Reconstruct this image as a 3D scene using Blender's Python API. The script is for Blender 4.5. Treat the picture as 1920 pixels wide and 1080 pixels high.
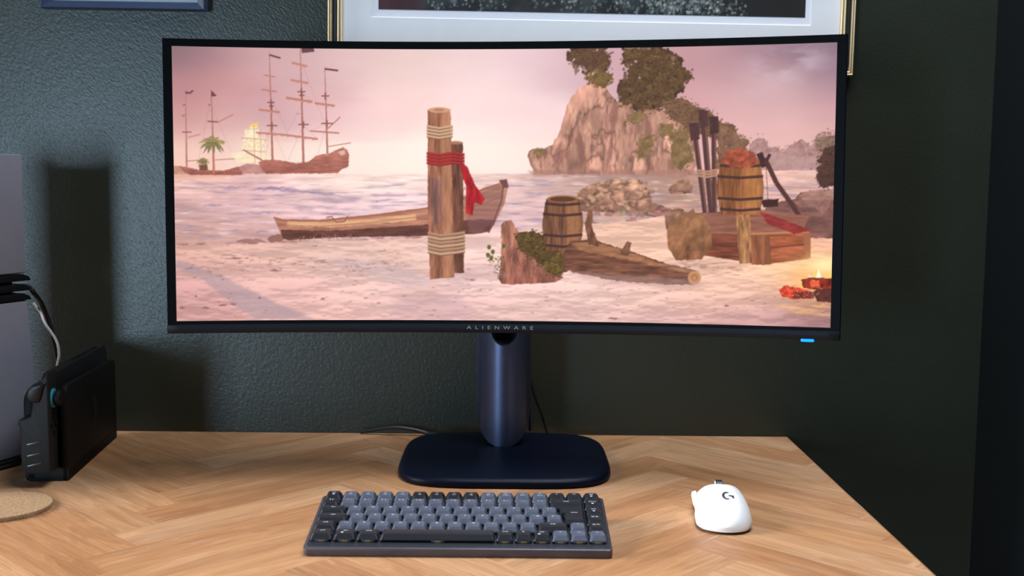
import bpy, bmesh, math, random
import numpy as np
from mathutils import Matrix, Vector
R3 = Matrix.Rotation
scene = bpy.context.scene
for o in list(bpy.data.objects): bpy.data.objects.remove(o)
COL = scene.collection

# ---------------------------------------------------------------- camera (desk top is z = 0, the wall is at y = WALL)
WALL = 1.669
cam_d = bpy.data.cameras.new('camera'); cam = bpy.data.objects.new('camera', cam_d); COL.objects.link(cam)
cam_d.sensor_width = 36; cam_d.lens = 2129.3/1920*36; cam_d.clip_start = .02
M = (R3(-.00447, 4, 'Z') @ R3(-.09755, 4, 'X') @ R3(-.00981, 4, 'Y'))
cam.matrix_world = Matrix.Translation((0, 0, .38228)) @ M @ R3(math.pi/2, 4, 'X')
cam_d.dof.use_dof = True; cam_d.dof.focus_distance = 1.40; cam_d.dof.aperture_fstop = 6.3
scene.camera = cam

# ---------------------------------------------------------------- light: daylight from the window in the left wall, weak room light
scene.view_settings.view_transform = 'Standard'; scene.view_settings.look = 'None'
scene.view_settings.exposure = 0; scene.view_settings.gamma = 1; scene.view_settings.use_curve_mapping = False
w = bpy.data.worlds.new('room_air'); scene.world = w; w.use_nodes = True
w.node_tree.nodes['Background'].inputs[0].default_value = (.55, .72, 1, 1); w.node_tree.nodes['Background'].inputs[1].default_value = .12
def area(name, loc, target, sx, sy, power, col, spread=180):
    l = bpy.data.lights.new(name, 'AREA'); l.shape = 'RECTANGLE'; l.size = sx; l.size_y = sy; l.energy = power; l.color = col; l.spread = math.radians(spread)
    o = bpy.data.objects.new(name, l); COL.objects.link(o); o.location = loc
    o.rotation_euler = (Vector(target)-Vector(loc)).to_track_quat('-Z', 'Y').to_euler(); return o
WX, WY = -2.55, -2.0                          # left wall, front wall (behind the camera)
WIN = [(-2.20, -1.60, -.22, .66), (.35, 1.38, .42, 1.62)]   # window in the front wall: x range, z range; window in the left wall: y range, z range
(a0, a1, a2, a3), (b0, b1, b2, b3) = WIN
area('daylight_front', ((a0+a1)/2, WY+.01, (a2+a3)/2), ((a0+a1)/2, 0, (a2+a3)/2), a1-a0, a3-a2, 60, (.55, .79, 1.0))
area('daylight_left', (WX+.01, (b0+b1)/2, (b2+b3)/2), (.25, .55, -.20), b1-b0, b3-b2, 22, (1.0, .95, .90), 62)
area('ceiling_light', (.36, 1.12, 1.73), (.36, 1.12, 0), .9, .9, 19.5, (.86, .93, 1.0), 130)
# ---------------------------------------------------------------- picture shown on the monitor (computed with numpy, stored as vertex colours)
class Canvas:
    def __init__(s, x0, y0, x1, y1, S, seed=1):
        s.x0, s.y0, s.S = x0, y0, S
        s.W, s.H = int((x1-x0)*S), int((y1-y0)*S)
        s.a = np.zeros((s.H, s.W, 3), np.float32)
        s.X = (x0+(np.arange(s.W)+.5)/S)[None, :].astype(np.float32)
        s.Y = (y0+(np.arange(s.H)+.5)/S)[:, None].astype(np.float32)
        s.rng = np.random.default_rng(seed)
    def noise(s, sx, sy, oct=3, seed=0, box=None):
        r = np.random.default_rng(seed+77)
        i0, i1, j0, j1 = box or (0, s.H, 0, s.W)
        X = s.X[:, j0:j1]; Y = s.Y[i0:i1]
        out = np.zeros((i1-i0, j1-j0), np.float32); amp = 1.; tot = 0.
        for o in range(oct):
            gx, gy = X/sx*2**o+1000, Y/sy*2**o+1000
            g = r.random((64, 64)).astype(np.float32)
            ix, iy = np.floor(gx).astype(int), np.floor(gy).astype(int)
            fx, fy = gx-ix, gy-iy; fx = fx*fx*(3-2*fx); fy = fy*fy*(3-2*fy)
            ax, bx_, ay, by = ix % 64, (ix+1) % 64, iy % 64, (iy+1) % 64
            v = (g[ay, ax]*(1-fx)+g[ay, bx_]*fx)*(1-fy)+(g[by, ax]*(1-fx)+g[by, bx_]*fx)*fy
            out += v*amp; tot += amp; amp *= .5
        return out/tot-.5
    def box(s, pts, m=3):
        xs = [p[0] for p in pts]; ys = [p[1] for p in pts]
        j0 = max(0, int((min(xs)-m-s.x0)*s.S)); j1 = min(s.W, int((max(xs)+m-s.x0)*s.S)+1)
        i0 = max(0, int((min(ys)-m-s.y0)*s.S)); i1 = min(s.H, int((max(ys)+m-s.y0)*s.S)+1)
        return i0, max(i0, i1), j0, max(j0, j1)
    def mask(s, pts, rough=0, rs=6, seed=0, m=None):
        b = s.box(pts, 3+rough if m is None else m); i0, i1, j0, j1 = b
        X = np.broadcast_to(s.X[:, j0:j1], (i1-i0, j1-j0)); Y = np.broadcast_to(s.Y[i0:i1], (i1-i0, j1-j0))
        if rough and i1 > i0 and j1 > j0:
            X = X+s.noise(rs, rs, 3, seed+5, b)*rough*2; Y = Y+s.noise(rs, rs, 3, seed+9, b)*rough*2
        mk = np.zeros((i1-i0, j1-j0), bool); n = len(pts)
        for k in range(n):
            (xa, ya), (xb, yb) = pts[k], pts[(k+1) % n]
            if ya == yb: continue
            c = ((ya > Y) != (yb > Y)) & (X < (xb-xa)*(Y-ya)/(yb-ya)+xa)
            mk ^= c
        return mk.astype(np.float32), b
    def put(s, mk, b, col, alpha=1.):
        i0, i1, j0, j1 = b
        if i1 <= i0 or j1 <= j0: return
        m = (mk*alpha)[..., None]; s.a[i0:i1, j0:j1] = s.a[i0:i1, j0:j1]*(1-m)+col*m
    def poly(s, pts, col, alpha=1., rough=0, rs=6, tex=0, tx=6, ty=6, seed=0, grad=None, soft=0, light=None, ridge=0):
        """filled outline; tex = brightness texture amount, grad = colour at the bottom, light = (dx, dy, amount) slope lighting of the texture"""
        mk, b = s.mask(pts, rough, rs, seed, m=(3+rough+soft*2.5) if (rough or soft) else None); i0, i1, j0, j1 = b
        if i1 <= i0 or j1 <= j0: return
        if soft:
            k = max(1, int(soft*s.S))
            for ax in (0, 1):
                for _ in range(2):
                    c = np.cumsum(np.pad(mk, [(k+1, k) if a == ax else (0, 0) for a in (0, 1)], mode='edge'), axis=ax)
                    mk = (np.take(c, np.arange(2*k+1, c.shape[ax]), ax)-np.take(c, np.arange(0, c.shape[ax]-2*k-1), ax))/(2*k+1)
        c = np.zeros((i1-i0, j1-j0, 3), np.float32)+np.array(col, np.float32)
        if grad is not None:
            ys = [p[1] for p in pts]; t = np.clip((s.Y[i0:i1]-min(ys))/(max(ys)-min(ys)+1e-6), 0, 1)[..., None]
            c = c*(1-t)+np.array(grad, np.float32)*t
        if tex:
            n = s.noise(tx, ty, 3, seed, b)
            c = c*(1+tex*2*n)[..., None]
            if ridge:
                rn = s.noise(tx*2.2, ty*1.3, 3, seed+31, b); c = c*(1-ridge*np.exp(-np.abs(rn)*26)+ridge*.35*np.clip(rn*4, -1, 1))[..., None]
            if light:
                g = (np.roll(n, 1, 1)-n)*light[0]+(np.roll(n, 1, 0)-n)*light[1]
                c = c*(1+np.clip(g*light[2]*s.S*3, -.6, .6))[..., None]
        s.put(mk, b, np.clip(c, 0, 255), alpha)
    def line(s, p, q, w, col, alpha=1., w2=None):
        w2 = w if w2 is None else w2
        dx, dy = q[0]-p[0], q[1]-p[1]; L = math.hypot(dx, dy) or 1; nx, ny = -dy/L/2, dx/L/2
        s.poly([(p[0]+nx*w, p[1]+ny*w), (q[0]+nx*w2, q[1]+ny*w2), (q[0]-nx*w2, q[1]-ny*w2), (p[0]-nx*w, p[1]-ny*w)], col, alpha)
    def path(s, pts, w, col, alpha=1.):
        for a, b in zip(pts, pts[1:]): s.line(a, b, w, col, alpha)
    def disc(s, x, y, rx, ry, col, alpha=1., soft=.25):
        b = s.box([(x-rx*1.2, y-ry*1.2), (x+rx*1.2, y+ry*1.2)], 1); i0, i1, j0, j1 = b
        if i1 <= i0 or j1 <= j0: return
        d = np.sqrt(((s.X[:, j0:j1]-x)/rx)**2+((s.Y[i0:i1]-y)/ry)**2)
        s.put(np.clip((1-d)/soft, 0, 1), b, np.array(col, np.float32), alpha)
    def glow(s, x, y, rx, ry, col, alpha=1.):
        b = s.box([(x-rx*2.4, y-ry*2.4), (x+rx*2.4, y+ry*2.4)], 1); i0, i1, j0, j1 = b
        d = ((s.X[:, j0:j1]-x)/rx)**2+((s.Y[i0:i1]-y)/ry)**2
        s.put(np.exp(-d*1.2), b, np.array(col, np.float32), alpha)
    def field(s, ctrl, sig, y0=None, y1=None):
        """smooth colour field through control points (x, y, colour)"""
        X, Y = s.X[:, ::4], s.Y[::4]
        num = np.zeros((Y.shape[0], X.shape[1], 3), np.float32); den = np.zeros((Y.shape[0], X.shape[1], 1), np.float32)+1e-9
        for x, y, c in ctrl:
            w = (np.exp(-(((X-x)/sig[0])**2+((Y-y)/sig[1])**2)/2)+1e-4/(1+((X-x)/sig[0])**2+((Y-y)/sig[1])**2))[..., None]
            num += w*np.array(c, np.float32); den += w
        f = num/den; f = np.repeat(np.repeat(f, 4, 0), 4, 1)[:s.H, :s.W]
        return f
    def leaves(s, pts, n, r, dark, lit, seed=0, sun=(-.6, -.8), fill=True, rough=7, sky=0):
        """a crown: outline filled dark, then n leafy dabs, brighter towards the sun side"""
        rg = np.random.default_rng(seed)
        if fill: s.poly(pts, dark, 1, rough=rough*1.5, rs=14, tex=.25, tx=9, ty=8, seed=seed)
        xs = [p[0] for p in pts]; ys = [p[1] for p in pts]; k = 0; tries = 0
        P = np.array(pts)
        clumps = [(rg.uniform(min(xs), max(xs)), rg.uniform(min(ys), max(ys)), rg.uniform(.7, 1.3)) for _ in range(max(6, n//40))]
        for (xa, ya), (xb, yb) in zip(pts, pts[1:]+pts[:1]):
            L = math.hypot(xb-xa, yb-ya)
            for _ in range(int(L/2.2) if fill else 0):
                u = rg.random(); s.disc(xa+(xb-xa)*u+rg.normal(0, 3.2), ya+(yb-ya)*u+rg.normal(0, 3.2), rg.uniform(1, 3.2), rg.uniform(1, 2.6), dark, .8, .5)
        while k < n and tries < n*6:
            tries += 1
            x, y = rg.uniform(min(xs)-2, max(xs)+2), rg.uniform(min(ys)-2, max(ys)+2)
            ins = False; q = len(pts)
            for i in range(q):
                (xa, ya), (xb, yb) = pts[i], pts[(i+1) % q]
                if (ya > y) != (yb > y) and x < (xb-xa)*(y-ya)/(yb-ya)+xa: ins = not ins
            if not ins: continue
            k += 1
            cx, cy, cb = min(clumps, key=lambda c: (c[0]-x)**2+(c[1]-y)**2)
            t = .5+((x-cx)*sun[0]+(y-cy)*sun[1])/(max(xs)-min(xs)+1)*2.6+rg.normal(0, .18)
            t = min(1, max(0, t))*min(1, cb)
            c = [dark[i]*(1-t)+lit[i]*t for i in range(3)]
            s.disc(x, y, r*rg.uniform(.4, 1.), r*rg.uniform(.3, .75), c, .7, .6)

def paint_beach():
    c = Canvas(312, 70, 1580, 626, 2)
    N = c.noise
    # sky
    sky = c.field([(322, 90, (128, 108, 118)), (380, 100, (160, 126, 136)), (460, 100, (195, 158, 166)), (340, 160, (188, 138, 146)), (430, 160, (208, 156, 160)), (340, 230, (205, 158, 158)),
        (430, 240, (214, 172, 174)), (540, 120, (212, 178, 184)), (600, 200, (222, 184, 190)), (660, 110, (224, 196, 200)), (500, 210, (206, 168, 178)), (640, 250, (238, 205, 212)),
        (760, 110, (232, 208, 208)), (740, 200, (248, 218, 220)), (700, 250, (248, 214, 220)), (880, 110, (240, 216, 222)), (930, 190, (250, 226, 230)), (1000, 120, (232, 206, 216)),
        (1020, 220, (248, 222, 228)), (1080, 130, (216, 186, 198)), (1150, 110, (206, 168, 180)), (1300, 110, (196, 154, 164)), (1300, 180, (214, 168, 176)), (1400, 170, (208, 172, 180)),
        (1370, 110, (186, 150, 162)), (1440, 90, (152, 124, 142)), (1530, 90, (134, 112, 132)), (1565, 120, (142, 118, 138)), (1540, 150, (168, 138, 152)), (1480, 160, (212, 180, 188)), (1560, 200, (208, 164, 172)),
        (1480, 220, (224, 184, 188)), (1380, 230, (226, 182, 186)), (1560, 260, (224, 180, 182)), (1440, 270, (234, 192, 190)), (1530, 300, (232, 190, 188)),
        (340, 290, (250, 216, 206)), (420, 290, (250, 220, 212)), (480, 285, (248, 218, 212)), (620, 285, (255, 236, 226)), (700, 280, (255, 244, 236)), (760, 285, (255, 246, 238)), (900, 290, (255, 242, 238)),
        (680, 310, (254, 228, 224)), (860, 318, (254, 232, 230)), (980, 280, (254, 240, 236)), (1020, 300, (250, 230, 226)), (350, 318, (238, 196, 184))], (46, 30))
    n = N(120, 34, 4, 3)[..., None]; n2 = N(60, 60, 3, 8)[..., None]
    c.a = sky*(1+.05*n+.02*n2)*np.array((1.03, 1., .975), np.float32)
    m = np.clip((N(70, 30, 4, 21)+.14)*3.2, 0, 1)*np.exp(-(((c.X-1478)/68)**2+((c.Y-118+(c.X-1478)*.22)/34)**2)); c.a = c.a*(1-m[..., None]*.75)+np.array((230, 208, 218), np.float32)*m[..., None]*.75
    m = np.clip((c.Y-262)/8, 0, 1)*np.exp(-((c.X-760)/230)**2)*np.clip(1-(c.Y-300)/60, 0, 1); c.a = c.a*(1-m[..., None]*.4)+np.array((255, 250, 236), np.float32)*m[..., None]*.4
    # far right island haze and trees
    c.leaves([(1395, 300), (1405, 275), (1420, 258), (1435, 262), (1442, 276), (1470, 280), (1490, 270), (1502, 262), (1516, 272), (1530, 262), (1545, 258), (1568, 255), (1568, 318), (1400, 318)], 420, 4, (176, 134, 132), (206, 164, 150), 4, rough=4)
    c.poly([(1390, 300), (1450, 284), (1500, 292), (1568, 296), (1568, 318), (1390, 318)], (192, 152, 148), .8, rough=3, tex=.08)
    c.leaves([(1524, 262), (1536, 250), (1568, 248), (1568, 280), (1530, 280)], 120, 3.5, (140, 108, 98), (170, 138, 108), 6)
    # sea
    sea = c.field([(340, 335, (236, 196, 190)), (340, 400, (196, 162, 168)), (340, 445, (196, 160, 156)), (450, 345, (226, 188, 196)), (450, 400, (206, 172, 184)), (450, 440, (208, 170, 168)),
        (600, 335, (255, 230, 226)), (560, 370, (226, 194, 208)), (560, 400, (232, 200, 208)), (700, 335, (255, 236, 234)), (740, 380, (248, 220, 230)), (700, 410, (220, 196, 214)), (920, 335, (252, 224, 222)),
        (980, 360, (240, 208, 214)), (940, 420, (232, 200, 208)), (1060, 340, (196, 166, 164)), (1150, 340, (176, 146, 142)), (1250, 340, (170, 138, 130)), (1250, 380, (188, 152, 144)), (1200, 400, (210, 178, 168)),
        (1100, 350, (210, 180, 180)), (1450, 330, (232, 194, 188)), (1450, 380, (232, 194, 186)), (1550, 330, (218, 178, 176)), (1540, 380, (200, 160, 152)), (990, 410, (216, 186, 196))], (60, 24))
    t = np.clip((c.Y-320)/120, 0, 1)
    w1 = N(26, 3.2, 4, 31)*(.6-.3*t)+N(70, 8, 3, 32)*.7
    sea = sea*(1+.34*w1[..., None])*np.array((1.04, 1., .955), np.float32)
    st = np.clip((N(44, 4.5, 5, 44)-.04)*5, 0, 1)*np.clip((c.Y-328)/14, 0, 1)*.55
    sea = sea*(1-st[..., None])+np.array((150, 132, 158), np.float32)*st[..., None]
    hl = np.clip((N(30, 3, 3, 61)-.12)*6, 0, 1)*.5; sea = sea*(1-hl[..., None])+np.array((255, 232, 226), np.float32)*hl[..., None]
    m = np.clip((c.Y-(324.5-(c.X-320)*.001+(c.X > 1380)*-5))*1., 0, 1)[..., None]
    c.a = c.a*(1-m)+sea*m
    for x0, y0, x1, y1, wd in [(392, 352, 470, 349, 4), (455, 355, 560, 351, 5), (500, 352, 600, 362, 6), (560, 356, 650, 368, 6), (378, 384, 425, 383, 3), (430, 399, 560, 398, 3), (600, 399, 660, 402, 3), (680, 377, 760, 372, 3), (470, 436, 510, 432, 2.5)]:
        c.poly([(x0, y0), ((x0+x1)/2, (y0+y1)/2-wd*.6), (x1, y1), ((x0+x1)/2, (y0+y1)/2+wd*.5)], (140, 122, 160), .62, rough=3.5, rs=9, seed=int(x0), soft=1.2)
    # distant sloop on the left: spit of land, hulls, masts, palms
    B = (176, 112, 104); D = (140, 86, 86)
    c.poly([(318, 310), (340, 310), (365, 318), (440, 322), (462, 327), (318, 334)], (206, 150, 128), rough=1.5, tex=.15, tx=12, ty=4)
    c.poly([(318, 326), (440, 325), (420, 333), (318, 336)], (240, 190, 168), .8, rough=1.5)
    c.poly([(336, 311), (352, 313), (372, 317), (420, 319), (444, 312), (464, 310), (458, 324), (450, 327), (356, 327), (345, 322)], B, rough=.8, tex=.16, tx=10, ty=3, grad=(156, 92, 84))
    for i in range(12): c.disc(372+i*7, 319+((i*5) % 3), 1.4, 1, (226, 150, 96), .6)
    c.line((348, 170), (350, 312), 1.4, (186, 126, 122), 1, 3.4); c.line((396, 168), (401, 316), 1.6, (186, 126, 118), 1, 4.2)
    c.poly([(347, 171), (356, 173), (360, 169), (364, 170), (358, 176), (348, 176)], (116, 80, 88)); c.poly([(396, 169), (407, 180), (396, 181)], (112, 72, 82))
    for x, y, l in [(345, 197, 5), (344, 217, 6), (393, 197, 5)]: c.line((x-l/2, y), (x+l/2, y-1), 2, D, .8)
    c.line((341, 247), (359, 247), 2, D, .9); c.line((352, 257), (376, 251), 2, (190, 132, 124), .9); c.line((389, 227), (408, 228), 2.6, D, .95); c.line((406, 230), (438, 214), 1.8, (186, 128, 116)); c.line((350, 301), (380, 299), 1.4, D, .7); c.line((404, 299), (486, 294), 1.6, (160, 108, 100), .8)
    c.line((396, 180), (372, 300), .7, D, .35); c.line((398, 200), (440, 300), .6, D, .3)
    def palm(x, y, R, n, dark, lit, seed):
        rg = np.random.default_rng(seed)
        for i in range(n):
            an = math.pi*2*i/n+rg.uniform(-.15, .15); r = R*rg.uniform(.8, 1.08); pts = []; dn = []
            for k in range(6):
                u = k/5; px = x+math.cos(an)*r*u; py = y+math.sin(an)*r*.75*u+u*u*r*.38; w = R*.11*math.sin(math.pi*min(1, u*.9+.1))
                pts.append((px-math.sin(an)*w, py+math.cos(an)*w)); dn.append((px+math.sin(an)*w, py-math.cos(an)*w))
            cc = dark if math.sin(an) > -.1 else lit
            c.poly(pts+dn[::-1], cc, .95, rough=1.2, rs=3, tex=.3, tx=3, ty=3, seed=i)
    c.line((399, 268), (401, 324), 3.2, (198, 128, 104), 1, 4.4)
    palm(399, 264, 27, 13, (134, 122, 82), (158, 140, 92), 3)
    palm(381, 300, 14, 11, (124, 112, 74), (150, 130, 78), 4); c.poly([(374, 308), (388, 308), (390, 318), (374, 318)], (128, 84, 66), rough=1)
    # hazy sailing ship in the sun
    c.glow(480, 275, 34, 34, (255, 236, 204), .45)
    for q, al in [([(459, 243), (486, 241), (484, 258), (458, 257)], .95), ([(456, 260), (488, 258), (490, 280), (454, 279)], .95), ([(470, 234), (480, 231), (484, 239), (468, 241)], 1), ([(430, 287), (452, 284), (462, 300), (446, 304)], .8), ([(455, 281), (494, 282), (508, 300), (458, 304)], .85), ([(489, 258), (496, 260), (494, 280), (488, 280)], .9)]:
        c.poly(q, (255, 234, 196), al, rough=1.5, rs=7, tex=.07, tx=8, ty=6)
    for q in [[(468, 233), (484, 229), (483, 237), (470, 239)]]: c.poly(q, (255, 205, 110), .9, rough=1)
    c.line((476, 232), (478, 312), 1.4, (206, 150, 128), .7); c.line((488, 240), (490, 312), 1.2, (206, 150, 128), .6)
    for y in (258, 281): c.line((452, y), (498, y+3), 1.4, (190, 138, 120), .7)
    for i in range(20): c.disc(456+i*2.4, 268+7*math.sin(i*1.7), 2, 1.5, (226, 176, 140), .5)
    c.poly([(447, 312), (464, 306), (500, 310), (500, 325), (455, 325)], (196, 140, 132), .95, rough=1, tex=.1)
    # big ship
    HC = (190, 124, 108); MC = (172, 108, 98)
    c.poly([(484, 303), (497, 299), (520, 299), (540, 302), (556, 306), (580, 302), (592, 291), (604, 288), (614, 289), (622, 284), (634, 279), (644, 275), (652, 281), (654, 289), (654, 311), (640, 317), (634, 324), (500, 325), (490, 316)], HC, rough=1.2, rs=5, tex=.2, tx=18, ty=3, grad=(168, 102, 90))
    for i in range(5): c.line((492, 305+i*3.6), (640, 303+i*3.8), .8, (156, 96, 88), .55)
    c.poly([(634, 284), (646, 280), (648, 288), (640, 291)], (250, 220, 208), .6, rough=.6)
    for i in range(9): c.disc(505+i*14, 309+(i % 2), 1.5, 1.2, (140, 84, 80), .7)
    c.line((456, 280), (492, 300), 2.6, MC, .95, 3)
    c.line((505, 100), (511, 300), 1, MC, .9, 4.2); c.line((563, 90), (569, 304), 1.2, MC, .9, 4.6); c.line((609, 126), (614, 288), 1, MC, .9, 3.8)
    SP = (196, 128, 112)
    for x0, y0, x1, y1, w in [(494, 141, 516, 145, 2.4), (490, 168, 519, 172, 2.8), (485, 205, 525, 210, 3.4), (480, 248, 536, 252, 3), (547, 118, 576, 125, 3), (545, 150, 578, 156, 3), (536, 183, 586, 191, 4), (532, 252, 596, 260, 3.4), (590, 193, 628, 198, 3.4), (582, 245, 636, 249, 2.8), (612, 243, 638, 219, 2.2), (616, 274, 658, 267, 1.6), (555, 213, 566, 213, 1.4)]:
        c.line((x0, y0), (x1, y1), w, SP)
        for k in range(4):
            if w > 2.9: c.disc(x0+(x1-x0)*(k+.5)/4, y0+(y1-y0)*(k+.5)/4+2, 4, 1.8, (206, 142, 124), .7)
    for x, y, w in [(508, 192, 14), (510, 235, 20), (565, 172, 15), (569, 233, 20), (610, 180, 15), (613, 231, 22), (566, 179, 10), (509, 199, 9)]:
        c.line((x-w/2, y), (x+w/2, y), 2.2, (126, 78, 80)); c.line((x, y-6), (x, y+7), 3.4, (150, 92, 86))
    c.line((505, 104), (526, 110), 3, (104, 66, 74)); c.line((609, 130), (634, 133), 3.2, (104, 66, 74))
    c.poly([(565, 88), (587, 88), (590, 98), (566, 101)], (112, 74, 80), rough=.5)
    for p, q in [((511, 235), (480, 300)), ((511, 205), (497, 300)), ((569, 190), (536, 252)), ((569, 235), (540, 300)), ((613, 230), (596, 288)), ((569, 235), (596, 260)), ((565, 172), (586, 190)), ((498, 160), (540, 250)), ((613, 232), (576, 246)), ((512, 240), (536, 302)), ((566, 120), (612, 240))]:
        c.line(p, q, .7, (168, 118, 116), .4)
    # big rock island
    rk = [(990, 292), (992, 282), (1006, 276), (1020, 279), (1034, 270), (1046, 255), (1052, 240), (1058, 215), (1064, 196), (1074, 180), (1086, 165), (1100, 158), (1120, 156), (1134, 158), (1142, 172), (1152, 186), (1162, 196), (1180, 190), (1205, 196), (1232, 206), (1256, 208), (1275, 222), (1290, 236), (1300, 250), (1310, 300), (1300, 326), (1000, 326)]
    c.poly(rk, (206, 152, 132), rough=2.5, rs=9, tex=.26, tx=13, ty=34, seed=51, light=(1, .5, .30), ridge=.36)
    rg = np.random.default_rng(5)
    for i in range(150):
        x = rg.uniform(1000, 1300); top = float(np.interp(x, [1000, 1040, 1056, 1066, 1080, 1140, 1165, 1260, 1300], [300, 292, 262, 222, 190, 182, 212, 230, 270])); y = rg.uniform(top, 318); l = rg.uniform(8, 32); w = rg.uniform(1, 4.5)
        dk = rg.random() < .6
        c.poly([(x, y-l/2), (x+w*.8, y-l*.2), (x+w*.4+rg.uniform(-3, 3), y+l/2), (x-w*.6, y+l*.1)], (140, 92, 86) if dk else (240, 192, 162), .42 if dk else .5, rough=2, rs=5, seed=i, soft=.7)
    for q in [[(1150, 188), (1160, 200), (1152, 250), (1146, 300), (1136, 322), (1142, 260), (1146, 220)], [(1212, 206), (1222, 240), (1220, 300), (1226, 322), (1212, 322), (1208, 260)], [(1082, 215), (1092, 262), (1100, 300), (1088, 315), (1080, 262)], [(1040, 280), (1052, 262), (1056, 300), (1046, 322), (1036, 310)]]:
        c.poly(q, (136, 92, 86), .6, rough=3, rs=7, soft=1.5)
    for q in [[(1178, 220), (1206, 206), (1212, 224), (1186, 232)], [(1196, 262), (1222, 246), (1230, 262), (1214, 292), (1196, 300)], [(1254, 250), (1290, 240), (1300, 300), (1276, 320), (1262, 300)], [(1000, 284), (1020, 282), (1014, 296)], [(1236, 236), (1262, 232), (1262, 250), (1240, 256)]]:
        c.leaves(q, 70, 3, (136, 108, 76), (168, 138, 92), 11, fill=True, rough=5)
    # trees on the rock
    c.line((1104, 160), (1112, 120), 3, (120, 80, 66)); c.line((1110, 135), (1096, 115), 2, (120, 80, 66))
    c.leaves([(1066, 104), (1078, 92), (1100, 88), (1128, 90), (1142, 102), (1144, 124), (1136, 132), (1120, 130), (1104, 134), (1084, 128), (1070, 120)], 520, 3.4, (94, 68, 56), (132, 100, 68), 13, rough=9)
    c.leaves([(1100, 140), (1118, 130), (1144, 138), (1150, 156), (1128, 162), (1104, 156)], 180, 3.2, (116, 90, 60), (152, 124, 78), 14)
    c.poly([(1074, 122), (1080, 120), (1086, 134), (1078, 142)], (120, 90, 76), .7, rough=3)
    c.leaves([(1172, 92), (1200, 88), (1230, 88), (1250, 100), (1270, 108), (1276, 126), (1294, 136), (1296, 148), (1282, 164), (1262, 174), (1270, 190), (1250, 204), (1226, 208), (1200, 206), (1180, 192), (1162, 200), (1160, 176), (1168, 150), (1176, 132), (1168, 116)], 2300, 3.6, (84, 62, 50), (138, 108, 66), 15, rough=10)
    for x, y, r in [(1192, 116, 4), (1199, 146, 3), (1184, 122, 2.5), (1262, 120, 2)]: c.disc(x, y, r, r*.8, (206, 166, 168), .9, .6)
    c.leaves([(1240, 190), (1280, 186), (1300, 196), (1326, 204), (1350, 226), (1378, 240), (1380, 262), (1350, 262), (1310, 250), (1280, 236), (1250, 214)], 620, 3.4, (112, 82, 66), (152, 118, 82), 16, rough=6)
    c.leaves([(1350, 236), (1376, 244), (1400, 262), (1404, 296), (1380, 316), (1340, 316)], 260, 3.4, (130, 96, 78), (168, 126, 92), 17)
    c.poly([(990, 318), (1320, 318), (1320, 330), (1000, 329)], (170, 122, 112), .55, rough=3, rs=10, soft=1.5)
    # mid rocks on the shore
    for q, sd in [([(1252, 356), (1264, 340), (1290, 332), (1300, 348), (1296, 362), (1262, 364)], 2), ([(1080, 372), (1086, 356), (1110, 344), (1140, 336), (1176, 333), (1204, 338), (1216, 356), (1222, 376), (1246, 388), (1280, 392), (1286, 400), (1240, 406), (1180, 404), (1120, 396), (1084, 394)], 3)]:
        c.poly(q, (214, 164, 136), rough=3, rs=7, tex=.28, tx=12, ty=10, seed=sd, light=(1, 1, .3), grad=(160, 114, 98), ridge=.4)
    for i in range(60):
        x, y = rg.uniform(1090, 1240), rg.uniform(342, 404); dk = rg.random() < .55
        c.poly([(x-5, y), (x, y-4), (x+6, y-1), (x+2, y+4)], (138, 96, 84) if dk else (244, 196, 160), .45, rough=2.5, seed=i, soft=.6)
    for i in range(26):
        x, y = rg.uniform(1085, 1290), rg.uniform(396, 420); r = rg.uniform(5, 14)
        c.poly([(x-r, y+3), (x-r*.4, y-r*.35), (x+r*.6, y-r*.3), (x+r, y+4)], (198-40*rg.random(), 146-30*rg.random(), 122), .95, rough=1.5, seed=i, tex=.2)
    # sand
    sand = c.field([(340, 465, (214, 172, 158)), (340, 492, (212, 168, 160)), (420, 480, (216, 178, 168)), (520, 480, (220, 182, 170)), (440, 510, (226, 184, 180)), (520, 520, (230, 188, 184)), (345, 540, (214, 166, 168)),
        (360, 585, (206, 160, 158)), (600, 480, (224, 190, 180)), (640, 500, (216, 186, 182)), (700, 470, (228, 194, 182)), (620, 540, (234, 194, 188)), (560, 560, (230, 188, 184)), (700, 550, (238, 204, 200)), (740, 500, (230, 196, 188)),
        (660, 590, (232, 190, 184)), (780, 580, (222, 184, 182)), (900, 470, (240, 206, 200)), (900, 530, (240, 208, 206)), (880, 590, (228, 190, 188)), (980, 545, (238, 204, 200)), (1000, 590, (228, 192, 186)),
        (1100, 560, (240, 208, 200)), (1100, 595, (222, 186, 184)), (1200, 560, (242, 206, 194)), (1220, 600, (212, 174, 174)), (1240, 440, (236, 196, 176)), (1330, 520, (246, 206, 186)), (1330, 560, (232, 190, 178)),
        (1400, 540, (248, 206, 184)), (1400, 600, (198, 158, 160)), (1450, 560, (222, 178, 168)), (1460, 510, (255, 214, 176)), (1520, 480, (252, 198, 160)), (1540, 450, (236, 184, 162)), (1500, 590, (172, 134, 140)),
        (1560, 605, (138, 106, 118)), (1540, 575, (196, 148, 132))], (46, 26))
    n1 = N(90, 26, 4, 71); n2 = N(14, 7, 4, 72); slope = (np.roll(n1, 2, 0)-n1)*6
    sand = sand*(1+.09*n1+.03*n2+np.clip(slope*.8, -.07, .07))[..., None]*np.array((1.03, 1., .985), np.float32)
    xs = np.array([312, 420, 520, 780, 950, 1060, 1180, 1260, 1330, 1580]); ysh = np.array([458, 456, 452, 442, 432, 420, 414, 400, 396, 394])
    sh = np.interp(c.X[0], xs, ysh)[None, :]+N(30, 30, 3, 73)*5
    m = np.clip((c.Y-sh)*.8, 0, 1)[..., None]; c.a = c.a*(1-m)+sand*m
    wl = np.exp(-((c.Y-sh-1)/2.6)**2)*np.clip(N(14, 6, 3, 75)*4+.35, 0, 1)*(c.X < 800)
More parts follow.
